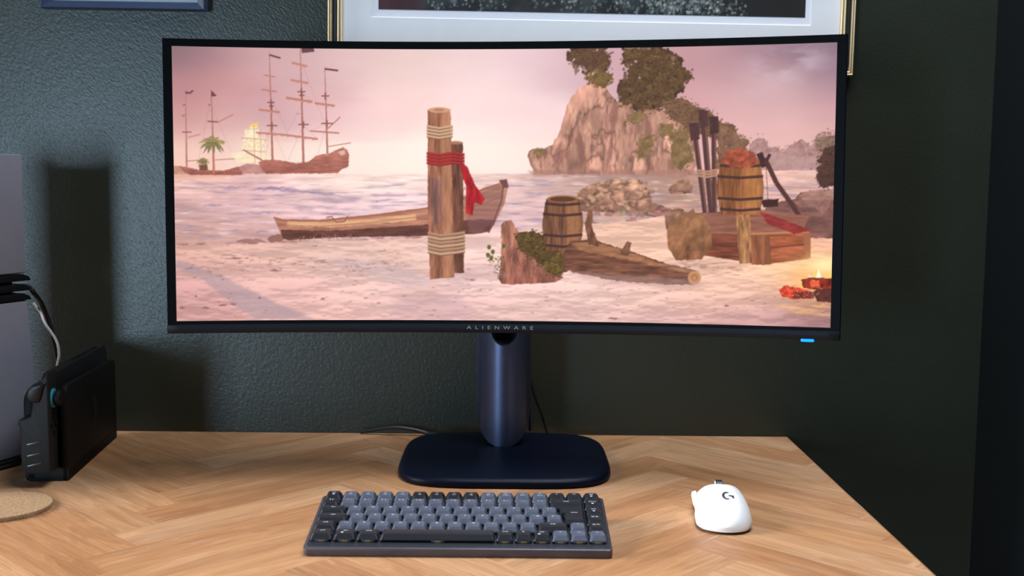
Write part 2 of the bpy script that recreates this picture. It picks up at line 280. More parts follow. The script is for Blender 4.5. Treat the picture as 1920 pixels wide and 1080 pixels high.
    c.a = c.a*(1-wl[..., None]*.75)+np.array((150, 104, 96), np.float32)*wl[..., None]*.75
    c.poly([(500, 446), (520, 438), (548, 440), (526, 452), (506, 453)], (138, 92, 84), .8, rough=3, rs=6); c.poly([(440, 452), (460, 447), (490, 448), (500, 453), (460, 456)], (150, 104, 96), .7, rough=3)
    c.poly([(330, 486), (362, 495), (420, 520), (500, 560), (592, 600), (478, 600), (420, 558), (380, 524), (330, 503)], (176, 152, 160), .62, rough=2, soft=2)
    c.poly([(640, 480), (760, 500), (820, 530), (760, 545), (690, 515), (620, 492)], (206, 180, 184), .45, rough=5, rs=20, soft=4)
    c.poly([(740, 560), (860, 555), (900, 590), (800, 600), (730, 590)], (206, 170, 176), .4, rough=6, rs=20, soft=5)
    rg = np.random.default_rng(9)
    for i in range(330):
        u = rg.random(); x, y = (rg.uniform(345, 760), rg.normal(492, 14)) if u < .35 else ((rg.uniform(335, 1000), rg.uniform(470, 598)) if u < .75 else (rg.uniform(1000, 1550), rg.uniform(525, 604)))
        if y > 600 or y < 458: continue
        l = rg.uniform(1.5, 10)*(1 if u < .35 else .7); c.poly([(x-l, y), (x-l*.2, y-.9), (x+l, y+rg.uniform(-1.4, 1.4)), (x+l*.1, y+1.1)], (146, 98, 88), rg.uniform(.25, .65), rough=1.2, rs=3, seed=i)
    for x, y, l in [(386, 578, 9), (418, 573, 10), (437, 571, 7), (342, 578, 6), (516, 507, 12), (442, 484, 14), (367, 556, 3), (487, 559, 3), (606, 561, 5), (886, 525, 7), (1362, 574, 6), (1150, 598, 12)]:
        c.poly([(x-l, y+1), (x-l*.3, y-2), (x+l, y), (x+l*.3, y+2)], (120, 82, 80), .7, rough=1, rs=3)
    # rowing boat
    bt = [(513, 406), (530, 410), (600, 411), (700, 401), (800, 388), (860, 372), (905, 352), (934, 343), (938, 336), (950, 336), (953, 348), (946, 380), (932, 410), (918, 434), (890, 438), (780, 442), (640, 444), (540, 450), (530, 446)]
    c.poly(bt, (206, 150, 116), rough=.8, tex=.22, tx=60, ty=4, seed=81, light=(.2, 1, .2), grad=(170, 112, 98))
    c.poly([(526, 430), (620, 432), (720, 426), (830, 418), (900, 410), (930, 412), (918, 434), (890, 438), (780, 442), (640, 444), (540, 450), (530, 446)], (92, 58, 52), .85, rough=1.4, rs=8, tex=.3, tx=30, ty=4)
    c.poly([(540, 414), (620, 416), (720, 408), (780, 400), (780, 412), (720, 418), (620, 426), (536, 424)], (238, 184, 136), .75, rough=2, rs=8, tex=.2, tx=40, ty=3, soft=1)
    c.path([(513, 407), (530, 412), (600, 413), (700, 403), (800, 390), (860, 374), (905, 354), (936, 344)], 3.4, (170, 108, 88))
    c.path([(520, 421), (600, 424), (700, 416), (800, 404), (900, 384), (944, 366)], 1.3, (140, 92, 78), .8)
    c.path([(516, 415), (600, 418), (700, 410), (800, 398), (880, 378), (946, 352)], 2.6, (240, 190, 146), .35)
    c.poly([(870, 372), (905, 356), (940, 344), (946, 376), (926, 416), (900, 436), (880, 438)], (142, 98, 100), .55, rough=2, soft=2)
    c.path([(944, 345), (940, 376), (928, 408), (916, 436)], 3, (120, 84, 88), .9)
    c.poly([(936, 337), (950, 335), (954, 350), (944, 352)], (122, 82, 78), rough=.6)
    c.path([(612, 407), (622, 405), (630, 416), (646, 415), (652, 404)], 2, (150, 96, 78))
    c.leaves([(548, 444), (600, 438), (660, 440), (660, 448), (550, 452)], 60, 3, (150, 104, 92), (200, 146, 126), 19, fill=False)
    # driftwood stump and undergrowth
    c.poly([(935, 525), (940, 470), (940, 422), (946, 413), (958, 412), (970, 430), (986, 448), (1012, 470), (1034, 500), (1056, 520), (1040, 530), (1000, 532), (960, 534), (940, 532)], (170, 116, 96), rough=2, rs=6, tex=.34, tx=7, ty=24, seed=91, light=(1, .2, .3), grad=(158, 98, 84))
    for i in range(34):
        x = rg.uniform(944, 1030); y = rg.uniform(430, 526)
        if y < 420+(x-944)*.95: continue
        c.line((x, y-8), (x+rg.uniform(0, 6), y+9), rg.uniform(.8, 2), (104, 66, 62) if rg.random() < .6 else (222, 164, 130), .55)
    c.leaves([(968, 440), (1000, 432), (1030, 444), (1062, 466), (1064, 500), (1050, 518), (1028, 512), (1000, 484), (976, 470)], 620, 3, (88, 68, 44), (150, 124, 62), 92, rough=5)
    c.leaves([(912, 474), (924, 466), (930, 480), (946, 478), (948, 500), (938, 528), (926, 512), (916, 492)], 60, 3.4, (72, 66, 44), (110, 108, 62), 93, fill=False)
    for x, y in [(917, 463), (924, 472), (915, 478), (921, 484), (944, 461)]: c.disc(x, y, 4.2, 5.2, (98, 100, 54), .95)
    # plain furniture of the beach in place of any figures: mooring posts with rope, a barrel, driftwood
    wood = dict(rough=1.2, rs=5, tex=.34, tx=6, ty=34, light=(1, .1, .3))
    def barrel(x0, y0, x1, y1, dk, lt, seed):
        w, h = x1-x0, y1-y0; k = w*.12
        c.poly([(x0, y0), (x1, y0), (x1+k*.7, y0+h*.3), (x1+k, y0+h*.5), (x1+k*.7, y0+h*.7), (x1, y1), (x0, y1), (x0-k*.7, y0+h*.7), (x0-k, y0+h*.5), (x0-k*.7, y0+h*.3)], dk, rough=.6, tex=.26, tx=4, ty=30, seed=seed, light=(1, 0, .3))
        c.poly([(x0+w*.55, y0+2), (x1-w*.04, y0+2), (x1+k*.5, y0+h*.5), (x1-w*.04, y1-2), (x0+w*.55, y1-2), (x0+w*.62, y0+h*.5)], lt, .6, rough=.6, soft=3, tex=.1)
        for q in (.1, .3, .7, .9):
            e = k*math.sin(math.pi*q); c.path([(x0-e, y0+h*q-1), ((x0+x1)/2, y0+h*q+2), (x1+e, y0+h*q-1)], h*.05, (74, 50, 50), .9)
        c.disc((x0+x1)/2, y0, w*.5, w*.11, (lt[0]*.9, lt[1]*.85, lt[2]*.8), 1, .1); c.disc((x0+x1)/2, y0+.5, w*.42, w*.08, (dk[0]*.8, dk[1]*.8, dk[2]*.8), 1, .1)
    c.poly([(800, 524), (880, 506), (960, 516), (900, 530), (810, 530)], (190, 156, 158), .35, rough=4, soft=3)
    c.poly([(842, 268), (868, 266), (870, 512), (846, 512)], (118, 76, 64), seed=102, **wood)
    c.disc(855, 267, 13, 3.4, (176, 124, 98), 1, .15)
    c.poly([(802, 206), (844, 204), (848, 360), (852, 520), (806, 524), (802, 380)], (160, 106, 84), seed=101, **wood)
    c.poly([(826, 207), (844, 205), (850, 518), (834, 520)], (206, 148, 112), .5, rough=1, soft=2, tex=.2, tx=5, ty=30)
    c.disc(823, 206, 21.5, 5.5, (216, 164, 132), 1, .12); c.disc(823, 206, 12, 3, (176, 122, 98), .8, .3)
    for y in (236, 242, 248, 254): c.path([(800, y), (824, y+4), (849, y)], 4.4, (214, 174, 140)); c.path([(800, y+2.4), (824, y+6.4), (849, y+2.4)], 1.2, (120, 84, 74))
    for y in (286, 292, 298, 304): c.path([(800, y), (824, y+4), (848, y), (871, y+3)], 4.6, (176, 56, 54)); c.path([(800, y+2.4), (824, y+6.4), (848, y+2.4), (871, y+5)], 1.2, (112, 34, 40))
    c.poly([(864, 304), (876, 312), (890, 344), (910, 372), (902, 384), (890, 378), (886, 402), (874, 400), (874, 350), (864, 318)], (178, 44, 50), rough=1.2, tex=.3, tx=5, ty=20)
    for k, y in enumerate((436, 443, 450, 457, 464, 471)): c.path([(802, y), (826, y+5), (854, y+2), (872, y-1)], 5.4, (204, 164, 132) if k % 2 else (184, 142, 114)); c.path([(802, y+3), (826, y+8), (854, y+5), (872, y+2)], 1.3, (112, 78, 70))
    c.poly([(806, 330), (830, 340), (826, 420), (810, 424)], (98, 82, 100), .35, rough=3, soft=2)
    barrel(1024, 372, 1086, 470, (122, 82, 62), (186, 128, 88), 113)
    c.poly([(1052, 478), (1070, 452), (1110, 448), (1180, 470), (1250, 494), (1304, 506), (1314, 520), (1300, 535), (1240, 533), (1160, 528), (1090, 514), (1060, 506)], (122, 80, 64), seed=114, rough=2.2, rs=6, tex=.36, tx=26, ty=5, light=(.3, 1, .35))
    c.poly([(1070, 456), (1110, 451), (1180, 473), (1250, 497), (1300, 508), (1296, 514), (1180, 488), (1090, 470)], (196, 138, 98), .55, rough=2.4, soft=1.2, tex=.3, tx=20, ty=4)
    c.disc(1302, 521, 13, 14, (204, 146, 100), 1, .12); c.disc(1302, 521, 8, 9, (172, 114, 78), .8, .3); c.disc(1302, 521, 3.5, 4, (206, 148, 104), .8, .4)
    c.poly([(1104, 458), (1096, 420), (1104, 392), (1112, 394), (1110, 424), (1124, 462)], (126, 84, 66), rough=1.6, tex=.3, tx=5, ty=16); c.poly([(1160, 476), (1176, 452), (1184, 454), (1178, 480)], (126, 84, 66), rough=1.4, tex=.3)
    c.poly([(1060, 508), (1330, 526), (1300, 540), (1120, 536)], (200, 164, 160), .4, rough=3, soft=3)
    # camp: boat wreck, tripod, chest with bundles
    c.poly([(1430, 400), (1440, 382), (1490, 372), (1500, 360), (1568, 354), (1568, 446), (1510, 446), (1440, 430)], (132, 90, 84), seed=121, rough=2, tex=.24, tx=24, ty=8, light=(.2, 1, .3))
    c.poly([(1496, 366), (1520, 356), (1568, 352), (1568, 374), (1510, 378)], (178, 132, 120), .8, rough=2, tex=.2, tx=14, ty=4)
    c.poly([(1486, 376), (1560, 372), (1550, 396), (1540, 404), (1528, 386), (1500, 388)], (156, 112, 104), .8, rough=1.5, tex=.2)
    c.path([(1434, 296), (1456, 342), (1486, 384), (1504, 414)], 9, (92, 58, 54)); c.path([(1424, 286), (1434, 312)], 12, (74, 48, 50)); c.line((1444, 288), (1434, 306), 6, (84, 54, 54))
    c.line((1436, 300), (1440, 376), 1.2, (96, 64, 62), .8); c.poly([(1426, 374), (1460, 372), (1458, 386), (1432, 388)], (72, 44, 44), rough=1)
    c.leaves([(1532, 330), (1536, 296), (1550, 276), (1568, 270), (1568, 352), (1540, 350)], 160, 3, (84, 58, 52), (122, 88, 62), 23, rough=5)
    c.poly([(1246, 402), (1268, 394), (1300, 398), (1306, 458), (1262, 454), (1250, 432)], (160, 118, 96), rough=1.6, tex=.26, tx=10, ty=10, light=(1, 1, .3), grad=(122, 80, 66))
    c.poly([(1300, 398), (1424, 392), (1518, 404), (1506, 430), (1424, 440), (1300, 440)], (150, 98, 82), rough=.8, tex=.2, tx=30, ty=4)
    c.poly([(1288, 436), (1424, 440), (1424, 496), (1400, 492), (1292, 474)], (128, 72, 56), rough=.8, tex=.34, tx=40, ty=5, light=(0, 1, .3))
    c.poly([(1424, 438), (1514, 432), (1520, 484), (1428, 497)], (166, 92, 64), rough=.8, tex=.3, tx=30, ty=6, light=(0, 1, .3))
    c.poly([(1402, 436), (1444, 438), (1446, 496), (1410, 496)], (150, 92, 66), rough=.6, tex=.3, tx=4, ty=30); c.poly([(1506, 432), (1520, 434), (1520, 484), (1510, 486)], (166, 104, 76), rough=.5)
    c.line((1404, 438), (1516, 434), 4, (196, 132, 96)); c.line((1444, 464), (1508, 458), 1.4, (96, 52, 42)); c.line((1292, 456), (1402, 462), 1.4, (82, 46, 40))
    c.poly([(1424, 396), (1452, 404), (1500, 422), (1522, 432), (1490, 438), (1440, 420)], (152, 54, 54), .9, rough=1.5, tex=.2, tx=12, ty=4)
    for x0, y0, x1, y1, w in [(1302, 240, 1322, 398, 9), (1318, 214, 1334, 398, 11), (1338, 226, 1340, 398, 9)]: c.line((x0, y0), (x1, y1), w, (92, 62, 60)); c.line((x0+w*.3, y0), (x1+w*.3, y1), w*.25, (160, 112, 96), .6)
    for x, y in [(1301, 236), (1318, 212), (1338, 224)]: c.poly([(x-9, y-6), (x+9, y-6), (x+11, y+24), (x-6, y+28)], (86, 58, 58), rough=.8, tex=.2)
    for y in (318, 323, 328): c.path([(1306, y), (1326, y+3), (1346, y-1)], 4, (190, 140, 116))
    barrel(1352, 300, 1424, 402, (146, 92, 60), (206, 138, 82), 132)
    c.poly([(1352, 302), (1360, 284), (1386, 276), (1412, 284), (1424, 302), (1404, 314), (1372, 314)], (164, 84, 62), seed=133, rough=1.6, tex=.3, tx=10, ty=8, light=(1, 1, .35))
    c.poly([(1262, 410), (1290, 400), (1316, 402), (1332, 424), (1336, 460), (1316, 486), (1268, 488), (1252, 462), (1250, 430)], (166, 118, 84), seed=134, rough=1.8, tex=.32, tx=14, ty=16, light=(1, .7, .4), grad=(136, 90, 66))
    c.poly([(1282, 402), (1300, 390), (1306, 402), (1298, 412)], (150, 104, 78), rough=1)
    c.poly([(1380, 402), (1406, 402), (1410, 470), (1406, 494), (1386, 494), (1384, 460)], (172, 120, 82), seed=135, rough=1.4, tex=.3, tx=5, ty=20, light=(1, .3, .4))
    c.poly([(1230, 492), (1330, 486), (1400, 500), (1300, 512)], (196, 156, 140), .35, rough=3, soft=3)
    for i in range(40):
        x, y = rg.uniform(1225, 1400), rg.normal(502, 7); c.line((x-6, y), (x+7, y+rg.uniform(-2, 2)), 1.3, (140, 96, 78), .5)
    # camp fire
    c.glow(1528, 526, 60, 44, (255, 190, 112), .8); c.glow(1546, 496, 34, 17, (255, 240, 176), 1.)
    for x, y in [(1490, 578), (1520, 582), (1545, 590), (1500, 586), (1540, 574), (1470, 574)]: c.poly([(x-24, y), (x, y-2), (x+30, y+2), (x, y+4)], (255, 196, 130), .6, rough=2, soft=1)
    c.poly([(1502, 520), (1520, 524), (1534, 502), (1538, 524), (1568, 504), (1568, 540), (1500, 540)], (255, 214, 120), .95, rough=3, soft=1.5)
    c.poly([(1514, 516), (1530, 520), (1535, 502), (1540, 520), (1534, 530), (1520, 524)], (255, 255, 230), .95, rough=1.5, soft=.8)
    c.poly([(1460, 544), (1472, 536), (1500, 540), (1522, 548), (1520, 560), (1490, 562), (1466, 556)], (210, 70, 50), rough=2, tex=.5, tx=5, ty=5)
    c.poly([(1490, 546), (1528, 548), (1526, 560), (1484, 560)], (112, 54, 52), .8, rough=2, tex=.4)
    c.poly([(1502, 524), (1520, 520), (1568, 522), (1568, 546), (1530, 544), (1506, 540)], (140, 50, 36), rough=1.6, tex=.5, tx=7, ty=5)
    c.poly([(1518, 526), (1536, 524), (1538, 540), (1520, 540)], (255, 110, 70), .85, rough=3, tex=.4, tx=3, ty=3)
    c.poly([(1524, 548), (1540, 540), (1568, 542), (1568, 568), (1532, 566)], (96, 52, 46), rough=1.6, tex=.3, tx=10, ty=6)
    for i in range(30): c.disc(1466+rg.random()*92, 540+rg.random()*16, 1.6, 1.2, (255, 150, 90), .8)
    # soft focus of the picture
    a = c.a
    for ax in (0, 1):
        a = (np.roll(a, 2, ax)+np.roll(a, 1, ax)*2+a*3+np.roll(a, -1, ax)*2+np.roll(a, -2, ax))/9
    c.a = np.clip(a, 0, 255)
    return c

def sample(c, X, Y):
    gx = np.clip((X-c.x0)*c.S-.5, 0, c.W-1.001); gy = np.clip((Y-c.y0)*c.S-.5, 0, c.H-1.001)
    ix, iy = gx.astype(int), gy.astype(int); fx, fy = (gx-ix)[..., None], (gy-iy)[..., None]
    v = (c.a[iy, ix]*(1-fx)+c.a[iy, ix+1]*fx)*(1-fy)+(c.a[iy+1, ix]*(1-fx)+c.a[iy+1, ix+1]*fx)*fy
    v = np.clip(v/255., 0, 1)
    return np.where(v <= .04045, v/12.92, ((v+.055)/1.055)**2.4).astype(np.float32)
# ---------------------------------------------------------------- helpers
def nt(name):
    m = bpy.data.materials.new(name); m.use_nodes = True; t = m.node_tree; return m, t, t.nodes['Principled BSDF']
def srgb(r, g, b):
    f = lambda v: v/12.92 if v <= .04045 else ((v+.055)/1.055)**2.4
    return (f(r/255), f(g/255), f(b/255), 1)
def mat(name, col, rough=.5, metal=0, spec=.5, var=.12, scale=40, bump=0, bscale=400, coat=0, emit=0, stretch=(1, 1, 1)):
    """procedural material: base colour varied by noise, optional fine bump"""
    m, t, p = nt(name); N, L = t.nodes, t.links
    tc = N.new('ShaderNodeTexCoord'); mp = N.new('ShaderNodeMapping'); mp.inputs['Scale'].default_value = stretch; L.new(tc.outputs['Object'], mp.inputs[0])
    n = N.new('ShaderNodeTexNoise'); n.inputs['Scale'].default_value = scale; n.inputs['Detail'].default_value = 4; L.new(mp.outputs[0], n.inputs['Vector'])
    r = N.new('ShaderNodeValToRGB'); e = r.color_ramp.elements
    e[0].position = .3; e[1].position = .7; e[0].color = tuple(c*(1-var) for c in col[:3])+(1,); e[1].color = tuple(min(1, c*(1+var)) for c in col[:3])+(1,)
    L.new(n.outputs['Fac'], r.inputs[0]); L.new(r.outputs[0], p.inputs['Base Color'])
    p.inputs['Roughness'].default_value = rough; p.inputs['Metallic'].default_value = metal; p.inputs['Specular IOR Level'].default_value = spec; p.inputs['Coat Weight'].default_value = coat
    if emit: L.new(r.outputs[0], p.inputs['Emission Color']); p.inputs['Emission Strength'].default_value = emit
    if bump:
        b = N.new('ShaderNodeTexNoise'); b.inputs['Scale'].default_value = bscale; b.inputs['Detail'].default_value = 3; L.new(mp.outputs[0], b.inputs['Vector'])
        bp = N.new('ShaderNodeBump'); bp.inputs['Strength'].default_value = bump; bp.inputs['Distance'].default_value = .001; L.new(b.outputs['Fac'], bp.inputs['Height']); L.new(bp.outputs[0], p.inputs['Normal'])
    return m
def obj(name, vf, m, parent=None, mw=None, smooth=False, bevel=0, segs=2, angle=40):
    """one mesh object; parent-local placement mw"""
    v, f = vf; me = bpy.data.meshes.new(name); me.from_pydata([tuple(p) for p in v], [], [tuple(q) for q in f]); me.validate()
    bm = bmesh.new(); bm.from_mesh(me); bmesh.ops.recalc_face_normals(bm, faces=bm.faces)
    if bevel:
        bmesh.ops.remove_doubles(bm, verts=bm.verts, dist=1e-6)
        ed = [e for e in bm.edges if len(e.link_faces) == 2 and e.calc_face_angle(0) > math.radians(angle)]
        bmesh.ops.bevel(bm, geom=ed, offset=bevel, segments=segs, profile=.5, affect='EDGES', clamp_overlap=True)
    bm.to_mesh(me); bm.free()
    if smooth or bevel:
        for p in me.polygons: p.use_smooth = True
        try: me.set_sharp_from_angle(angle=math.radians(35))
        except Exception: pass
    me.materials.append(m); o = bpy.data.objects.new(name, me); COL.objects.link(o)
    if parent: o.parent = parent
    if mw is not None: o.matrix_local = mw
    return o
def thing(name, label, cat, mw=None, group=None):
    o = bpy.data.objects.new(name, None); COL.objects.link(o); o.empty_display_size = .05
    if mw is not None: o.matrix_world = mw
    return tag(o, label, cat, group)
def tag(o, label, cat, group=None):
    o['label'] = label; o['category'] = cat
    if group: o['group'] = group
    return o
def struct(o): o['kind'] = 'structure'; return o
def box(x0, x1, y0, y1, z0, z1):
    v = [(x, y, z) for z in (z0, z1) for y in (y0, y1) for x in (x0, x1)]
    return v, [(0, 1, 3, 2), (4, 6, 7, 5), (0, 4, 5, 1), (2, 3, 7, 6), (0, 2, 6, 4), (1, 5, 7, 3)]
def join(*vfs):
    V, F = [], []
    for v, f in vfs: F += [tuple(i+len(V) for i in q) for q in f]; V += list(v)
    return V, F
def loft(rings, closed=True, caps=True):
    n = len(rings[0]); V = [p for r in rings for p in r]; F = []
    for i in range(len(rings)-1):
        for j in range(n if closed else n-1):
            a, b = i*n+j, i*n+(j+1) % n; F.append((a, b, b+n, a+n))
    if caps: F.append(tuple(range(n))[::-1]); F.append(tuple(range((len(rings)-1)*n, len(rings)*n)))
    return V, F
def prism(pts, a, b, axis='y'):
    """2-D outline extruded along an axis"""
    if axis == 'y': r = [[(x, t, z) for x, z in pts] for t in (a, b)]
    elif axis == 'z': r = [[(x, y, t) for x, y in pts] for t in (a, b)]
    else: r = [[(t, y, z) for y, z in pts] for t in (a, b)]
    return loft(r)
def rrect(w, h, r, n=6, cx=0, cy=0):
    P = []
    for sx, sy, a0 in ((1, 1, 0), (-1, 1, 90), (-1, -1, 180), (1, -1, 270)):
        for k in range(n+1):
            a = math.radians(a0+90*k/n); P.append((cx+sx*(w/2-r)+r*math.cos(a), cy+sy*(h/2-r)+r*math.sin(a)))
    return P
def superellipse(a, b, e, n=64, cx=0, cy=0):
    P = []
    for k in range(n):
        t = 2*math.pi*k/n; c, s = math.cos(t), math.sin(t)
        P.append((cx+a*math.copysign(abs(c)**(2/e), c), cy+b*math.copysign(abs(s)**(2/e), s)))
    return P
def tube(pts, r, n=10, sub=6):
    """round cable through points (Catmull-Rom)"""
    P = [Vector(p) for p in pts]; Q = []
    for i in range(len(P)-1):
        p0, p1, p2, p3 = P[max(0, i-1)], P[i], P[i+1], P[min(len(P)-1, i+2)]
        for k in range(sub):
            t = k/sub; Q.append(.5*((2*p1)+(p2-p0)*t+(2*p0-5*p1+4*p2-p3)*t*t+(3*p1-p0-3*p2+p3)*t**3))
    Q.append(P[-1]); rings = []
    for i, q in enumerate(Q):
        d = (Q[min(i+1, len(Q)-1)]-Q[max(i-1, 0)]).normalized(); s = d.cross(Vector((.3, .5, .81))).normalized(); u = s.cross(d)
        rings.append([tuple(q+(s*math.cos(2*math.pi*k/n)+u*math.sin(2*math.pi*k/n))*r) for k in range(n)])
    return loft(rings)
def cyl(r, a, b, n=32, r2=None, cx=0, cy=0):
    r2 = r if r2 is None else r2
    return loft([[(cx+q*math.cos(2*math.pi*k/n), cy+q*math.sin(2*math.pi*k/n), z) for k in range(n)] for q, z in ((r, a), (r2, b))])
def move(vf, m): return [tuple(m @ Vector(p)) for p in vf[0]], vf[1]
T = Matrix.Translation
_tc = {}
def text_vf(s, size, spacing=1.0):
    """flat lettering in the xy plane, centred"""
    k = (s, size, spacing)
    if k in _tc: return _tc[k]
    cu = bpy.data.curves.new('lettering', 'FONT'); cu.body = s; cu.size = size; cu.align_x = 'CENTER'; cu.align_y = 'CENTER'; cu.space_character = spacing; cu.resolution_u = 2
    o = bpy.data.objects.new('lettering', cu); COL.objects.link(o); dg = bpy.context.evaluated_depsgraph_get(); dg.update()
    me = bpy.data.meshes.new_from_object(o.evaluated_get(dg)); v = [tuple(p.co) for p in me.vertices]; f = [tuple(p.vertices) for p in me.polygons]
    bpy.data.objects.remove(o); bpy.data.meshes.remove(me); bpy.data.curves.remove(cu); _tc[k] = (v, f); return v, f
def colour_mesh(name, nu, nv, pos, lin, parent, m, mw=None):
    """grid surface with its picture stored per vertex; pos (nv, nu, 3), lin (nv, nu, 3)"""
    V = pos.reshape(-1, 3).astype(np.float32); i = np.arange(nu*nv).reshape(nv, nu)
    Q = np.stack([i[:-1, :-1], i[:-1, 1:], i[1:, 1:], i[1:, :-1]], -1).reshape(-1, 4)
    me = bpy.data.meshes.new(name); me.vertices.add(len(V)); me.vertices.foreach_set('co', V.ravel()); me.loops.add(Q.size); me.polygons.add(len(Q))
    me.loops.foreach_set('vertex_index', Q.ravel().astype(np.int32)); me.polygons.foreach_set('loop_start', (np.arange(len(Q))*4).astype(np.int32)); me.update(calc_edges=True)
    at = me.color_attributes.new('picture', 'FLOAT_COLOR', 'POINT'); at.data.foreach_set('color', np.concatenate([lin.reshape(-1, 3), np.ones((len(V), 1))], 1).astype(np.float32).ravel())
    me.polygons.foreach_set('use_smooth', np.ones(len(Q), bool)); me.materials.append(m); o = bpy.data.objects.new(name, me); COL.objects.link(o)
    if parent: o.parent = parent
    if mw is not None: o.matrix_local = mw
    return o

# ---------------------------------------------------------------- materials
def wall_mat(name, col, rough=.36, bump=.5):
    m, t, p = nt(name); N, L = t.nodes, t.links
    tc = N.new('ShaderNodeTexCoord'); mp = N.new('ShaderNodeMapping'); m0 = N.new('ShaderNodeMapping'); m0.inputs['Rotation'].default_value = (0, .75, 0); L.new(tc.outputs['Object'], m0.inputs[0]); mp.inputs['Scale'].default_value = (1, 1, .5); L.new(m0.outputs[0], mp.inputs[0])
    a = N.new('ShaderNodeTexNoise'); a.inputs['Scale'].default_value = 400; a.inputs['Detail'].default_value = 1.5; a.inputs['Distortion'].default_value = .5; L.new(mp.outputs[0], a.inputs['Vector'])
    c = N.new('ShaderNodeTexNoise'); c.inputs['Scale'].default_value = 9; c.inputs['Detail'].default_value = 3; L.new(tc.outputs['Object'], c.inputs['Vector'])
    bp = N.new('ShaderNodeBump'); bp.inputs['Strength'].default_value = bump; bp.inputs['Distance'].default_value = .0008; L.new(a.outputs['Fac'], bp.inputs['Height']); L.new(bp.outputs[0], p.inputs['Normal'])
    r = N.new('ShaderNodeValToRGB'); e = r.color_ramp.elements; e[0].position = .3; e[1].position = .7
    e[0].color = tuple(v*.93 for v in col[:3])+(1,); e[1].color = tuple(v*1.07 for v in col[:3])+(1,); L.new(c.outputs['Fac'], r.inputs[0]); L.new(r.outputs[0], p.inputs['Base Color'])
    p.inputs['Roughness'].default_value = rough; p.inputs['Specular IOR Level'].default_value = .5
    return m
m_wall = wall_mat('green_wall_paint', (.023, .0275, .0195, 1))
m_pale = mat('far_wall_paint', (.07, .07, .07, 1), .8, var=.04, scale=6)
m_ceil = mat('white_ceiling_paint', (.30, .30, .30, 1), .9, var=.03, scale=6)
m_floor = mat('dark_floor_boards', (.12, .07, .04, 1), .5, var=.4, scale=6, stretch=(1, 12, 1))
m_white_trim = mat('white_window_paint', (.7, .7, .68, 1), .4, var=.03)
def glass_mat(name, gloss=.04, tint=(1, 1, 1, 1)):
    m, t, p = nt(name); N, L = t.nodes, t.links; N.remove(p); out = N['Material Output']
    tr = N.new('ShaderNodeBsdfTransparent'); tr.inputs[0].default_value = tint; gl = N.new('ShaderNodeBsdfGlossy'); gl.inputs['Roughness'].default_value = .02
    fr = N.new('ShaderNodeFresnel'); fr.inputs[0].default_value = 1.5; mx = N.new('ShaderNodeMixShader')
    L.new(fr.outputs[0], mx.inputs[0]); L.new(tr.outputs[0], mx.inputs[1]); L.new(gl.outputs[0], mx.inputs[2]); L.new(mx.outputs[0], out.inputs[0]); return m
m_glass = glass_mat('picture_glass')
m_navy = mat('navy_painted_metal', (.012, .018, .052, 1), .36, metal=.35, var=.06, scale=90, bump=.05, bscale=1500)
m_neck = mat('satin_navy_neck', (.075, .092, .165, 1), .36, metal=.75, var=.05, scale=90, bump=.06, bscale=1800)
m_base = mat('matt_navy_base', (.0022, .004, .013, 1), .42, spec=.12, var=.06, scale=60, bump=.05, bscale=1500)
m_black = mat('black_plastic', (.006, .006, .007, 1), .35, var=.1)
m_bezel = mat('black_glossy_bezel', (.0015, .0015, .002, 1), .35, spec=.15, var=.1)
m_chin = mat('charcoal_blue_chin', (.006, .0075, .013, 1), .45, spec=.25, var=.08, scale=60)
m_letter = mat('silver_lettering', (.26, .29, .33, 1), .5, var=.03)

# ---------------------------------------------------------------- room shell
struct(obj('wall_back', box(WX, .705, WALL, WALL+.36, -.74, 1.75), m_wall))
struct(obj('wall_alcove', box(.705, 2.3, WALL+.36, WALL+.46, -.74, 1.75), wall_mat('deep_green_alcove_paint', (.018, .027, .031, 1), .6, .3)))
struct(obj('wall_right', box(2.3, 2.4, WY, WALL+.46, -.74, 1.75), m_wall))
def holed(u0, u1, hole, mk):
    h0, h1, h2, h3 = hole; h0 -= .03; h1 += .03; h2 -= .03; h3 += .03
    return join(mk(u0, h0, -.74, 1.75), mk(h1, u1, -.74, 1.75), mk(h0, h1, -.74, h2), mk(h0, h1, h3, 1.75))
struct(obj('wall_front', holed(WX, 2.4, WIN[0], lambda a, b, c, d: box(a, b, WY-.12, WY, c, d)), m_pale))
struct(obj('wall_left', holed(WY-.12, WALL+.36, WIN[1], lambda a, b, c, d: box(WX-.12, WX, a, b, c, d)), wall_mat('green_left_wall_paint', (.034, .038, .028, 1))))
struct(obj('ceiling', box(WX, 2.4, WY, WALL+.46, 1.75, 1.8), m_ceil))
struct(obj('floor', box(WX, 2.4, WY, WALL+.46, -.8, -.74), m_floor))
def window(name, fr, panes):
    o = struct(obj(name, fr, m_white_trim, bevel=.003)); g = obj('window_pane', panes, glass_mat('window_glass_'+name), o); g['kind'] = 'structure'; return o
def wframe(u0, u1, z0, z1, t=.045):
    return [(u0, u1, z0, z0+t), (u0, u1, z1-t, z1), (u0, u0+t, z0, z1), (u1-t, u1, z0, z1)]
a0, a1, a2, a3 = WIN[0]; window('window_1', join(*[box(a, b, WY-.09, WY-.03, c, d) for a, b, c, d in wframe(a0-.03, a1+.03, a2-.03, a3+.03)]), box(a0, a1, WY-.064, WY-.058, a2, a3))
a0, a1, a2, a3 = WIN[1]; window('window_2', join(*[box(WX-.09, WX-.03, a, b, c, d) for a, b, c, d in wframe(a0-.03, a1+.03, a2-.03, a3+.03)]), box(WX-.064, WX-.058, a0, a1, a2, a3))

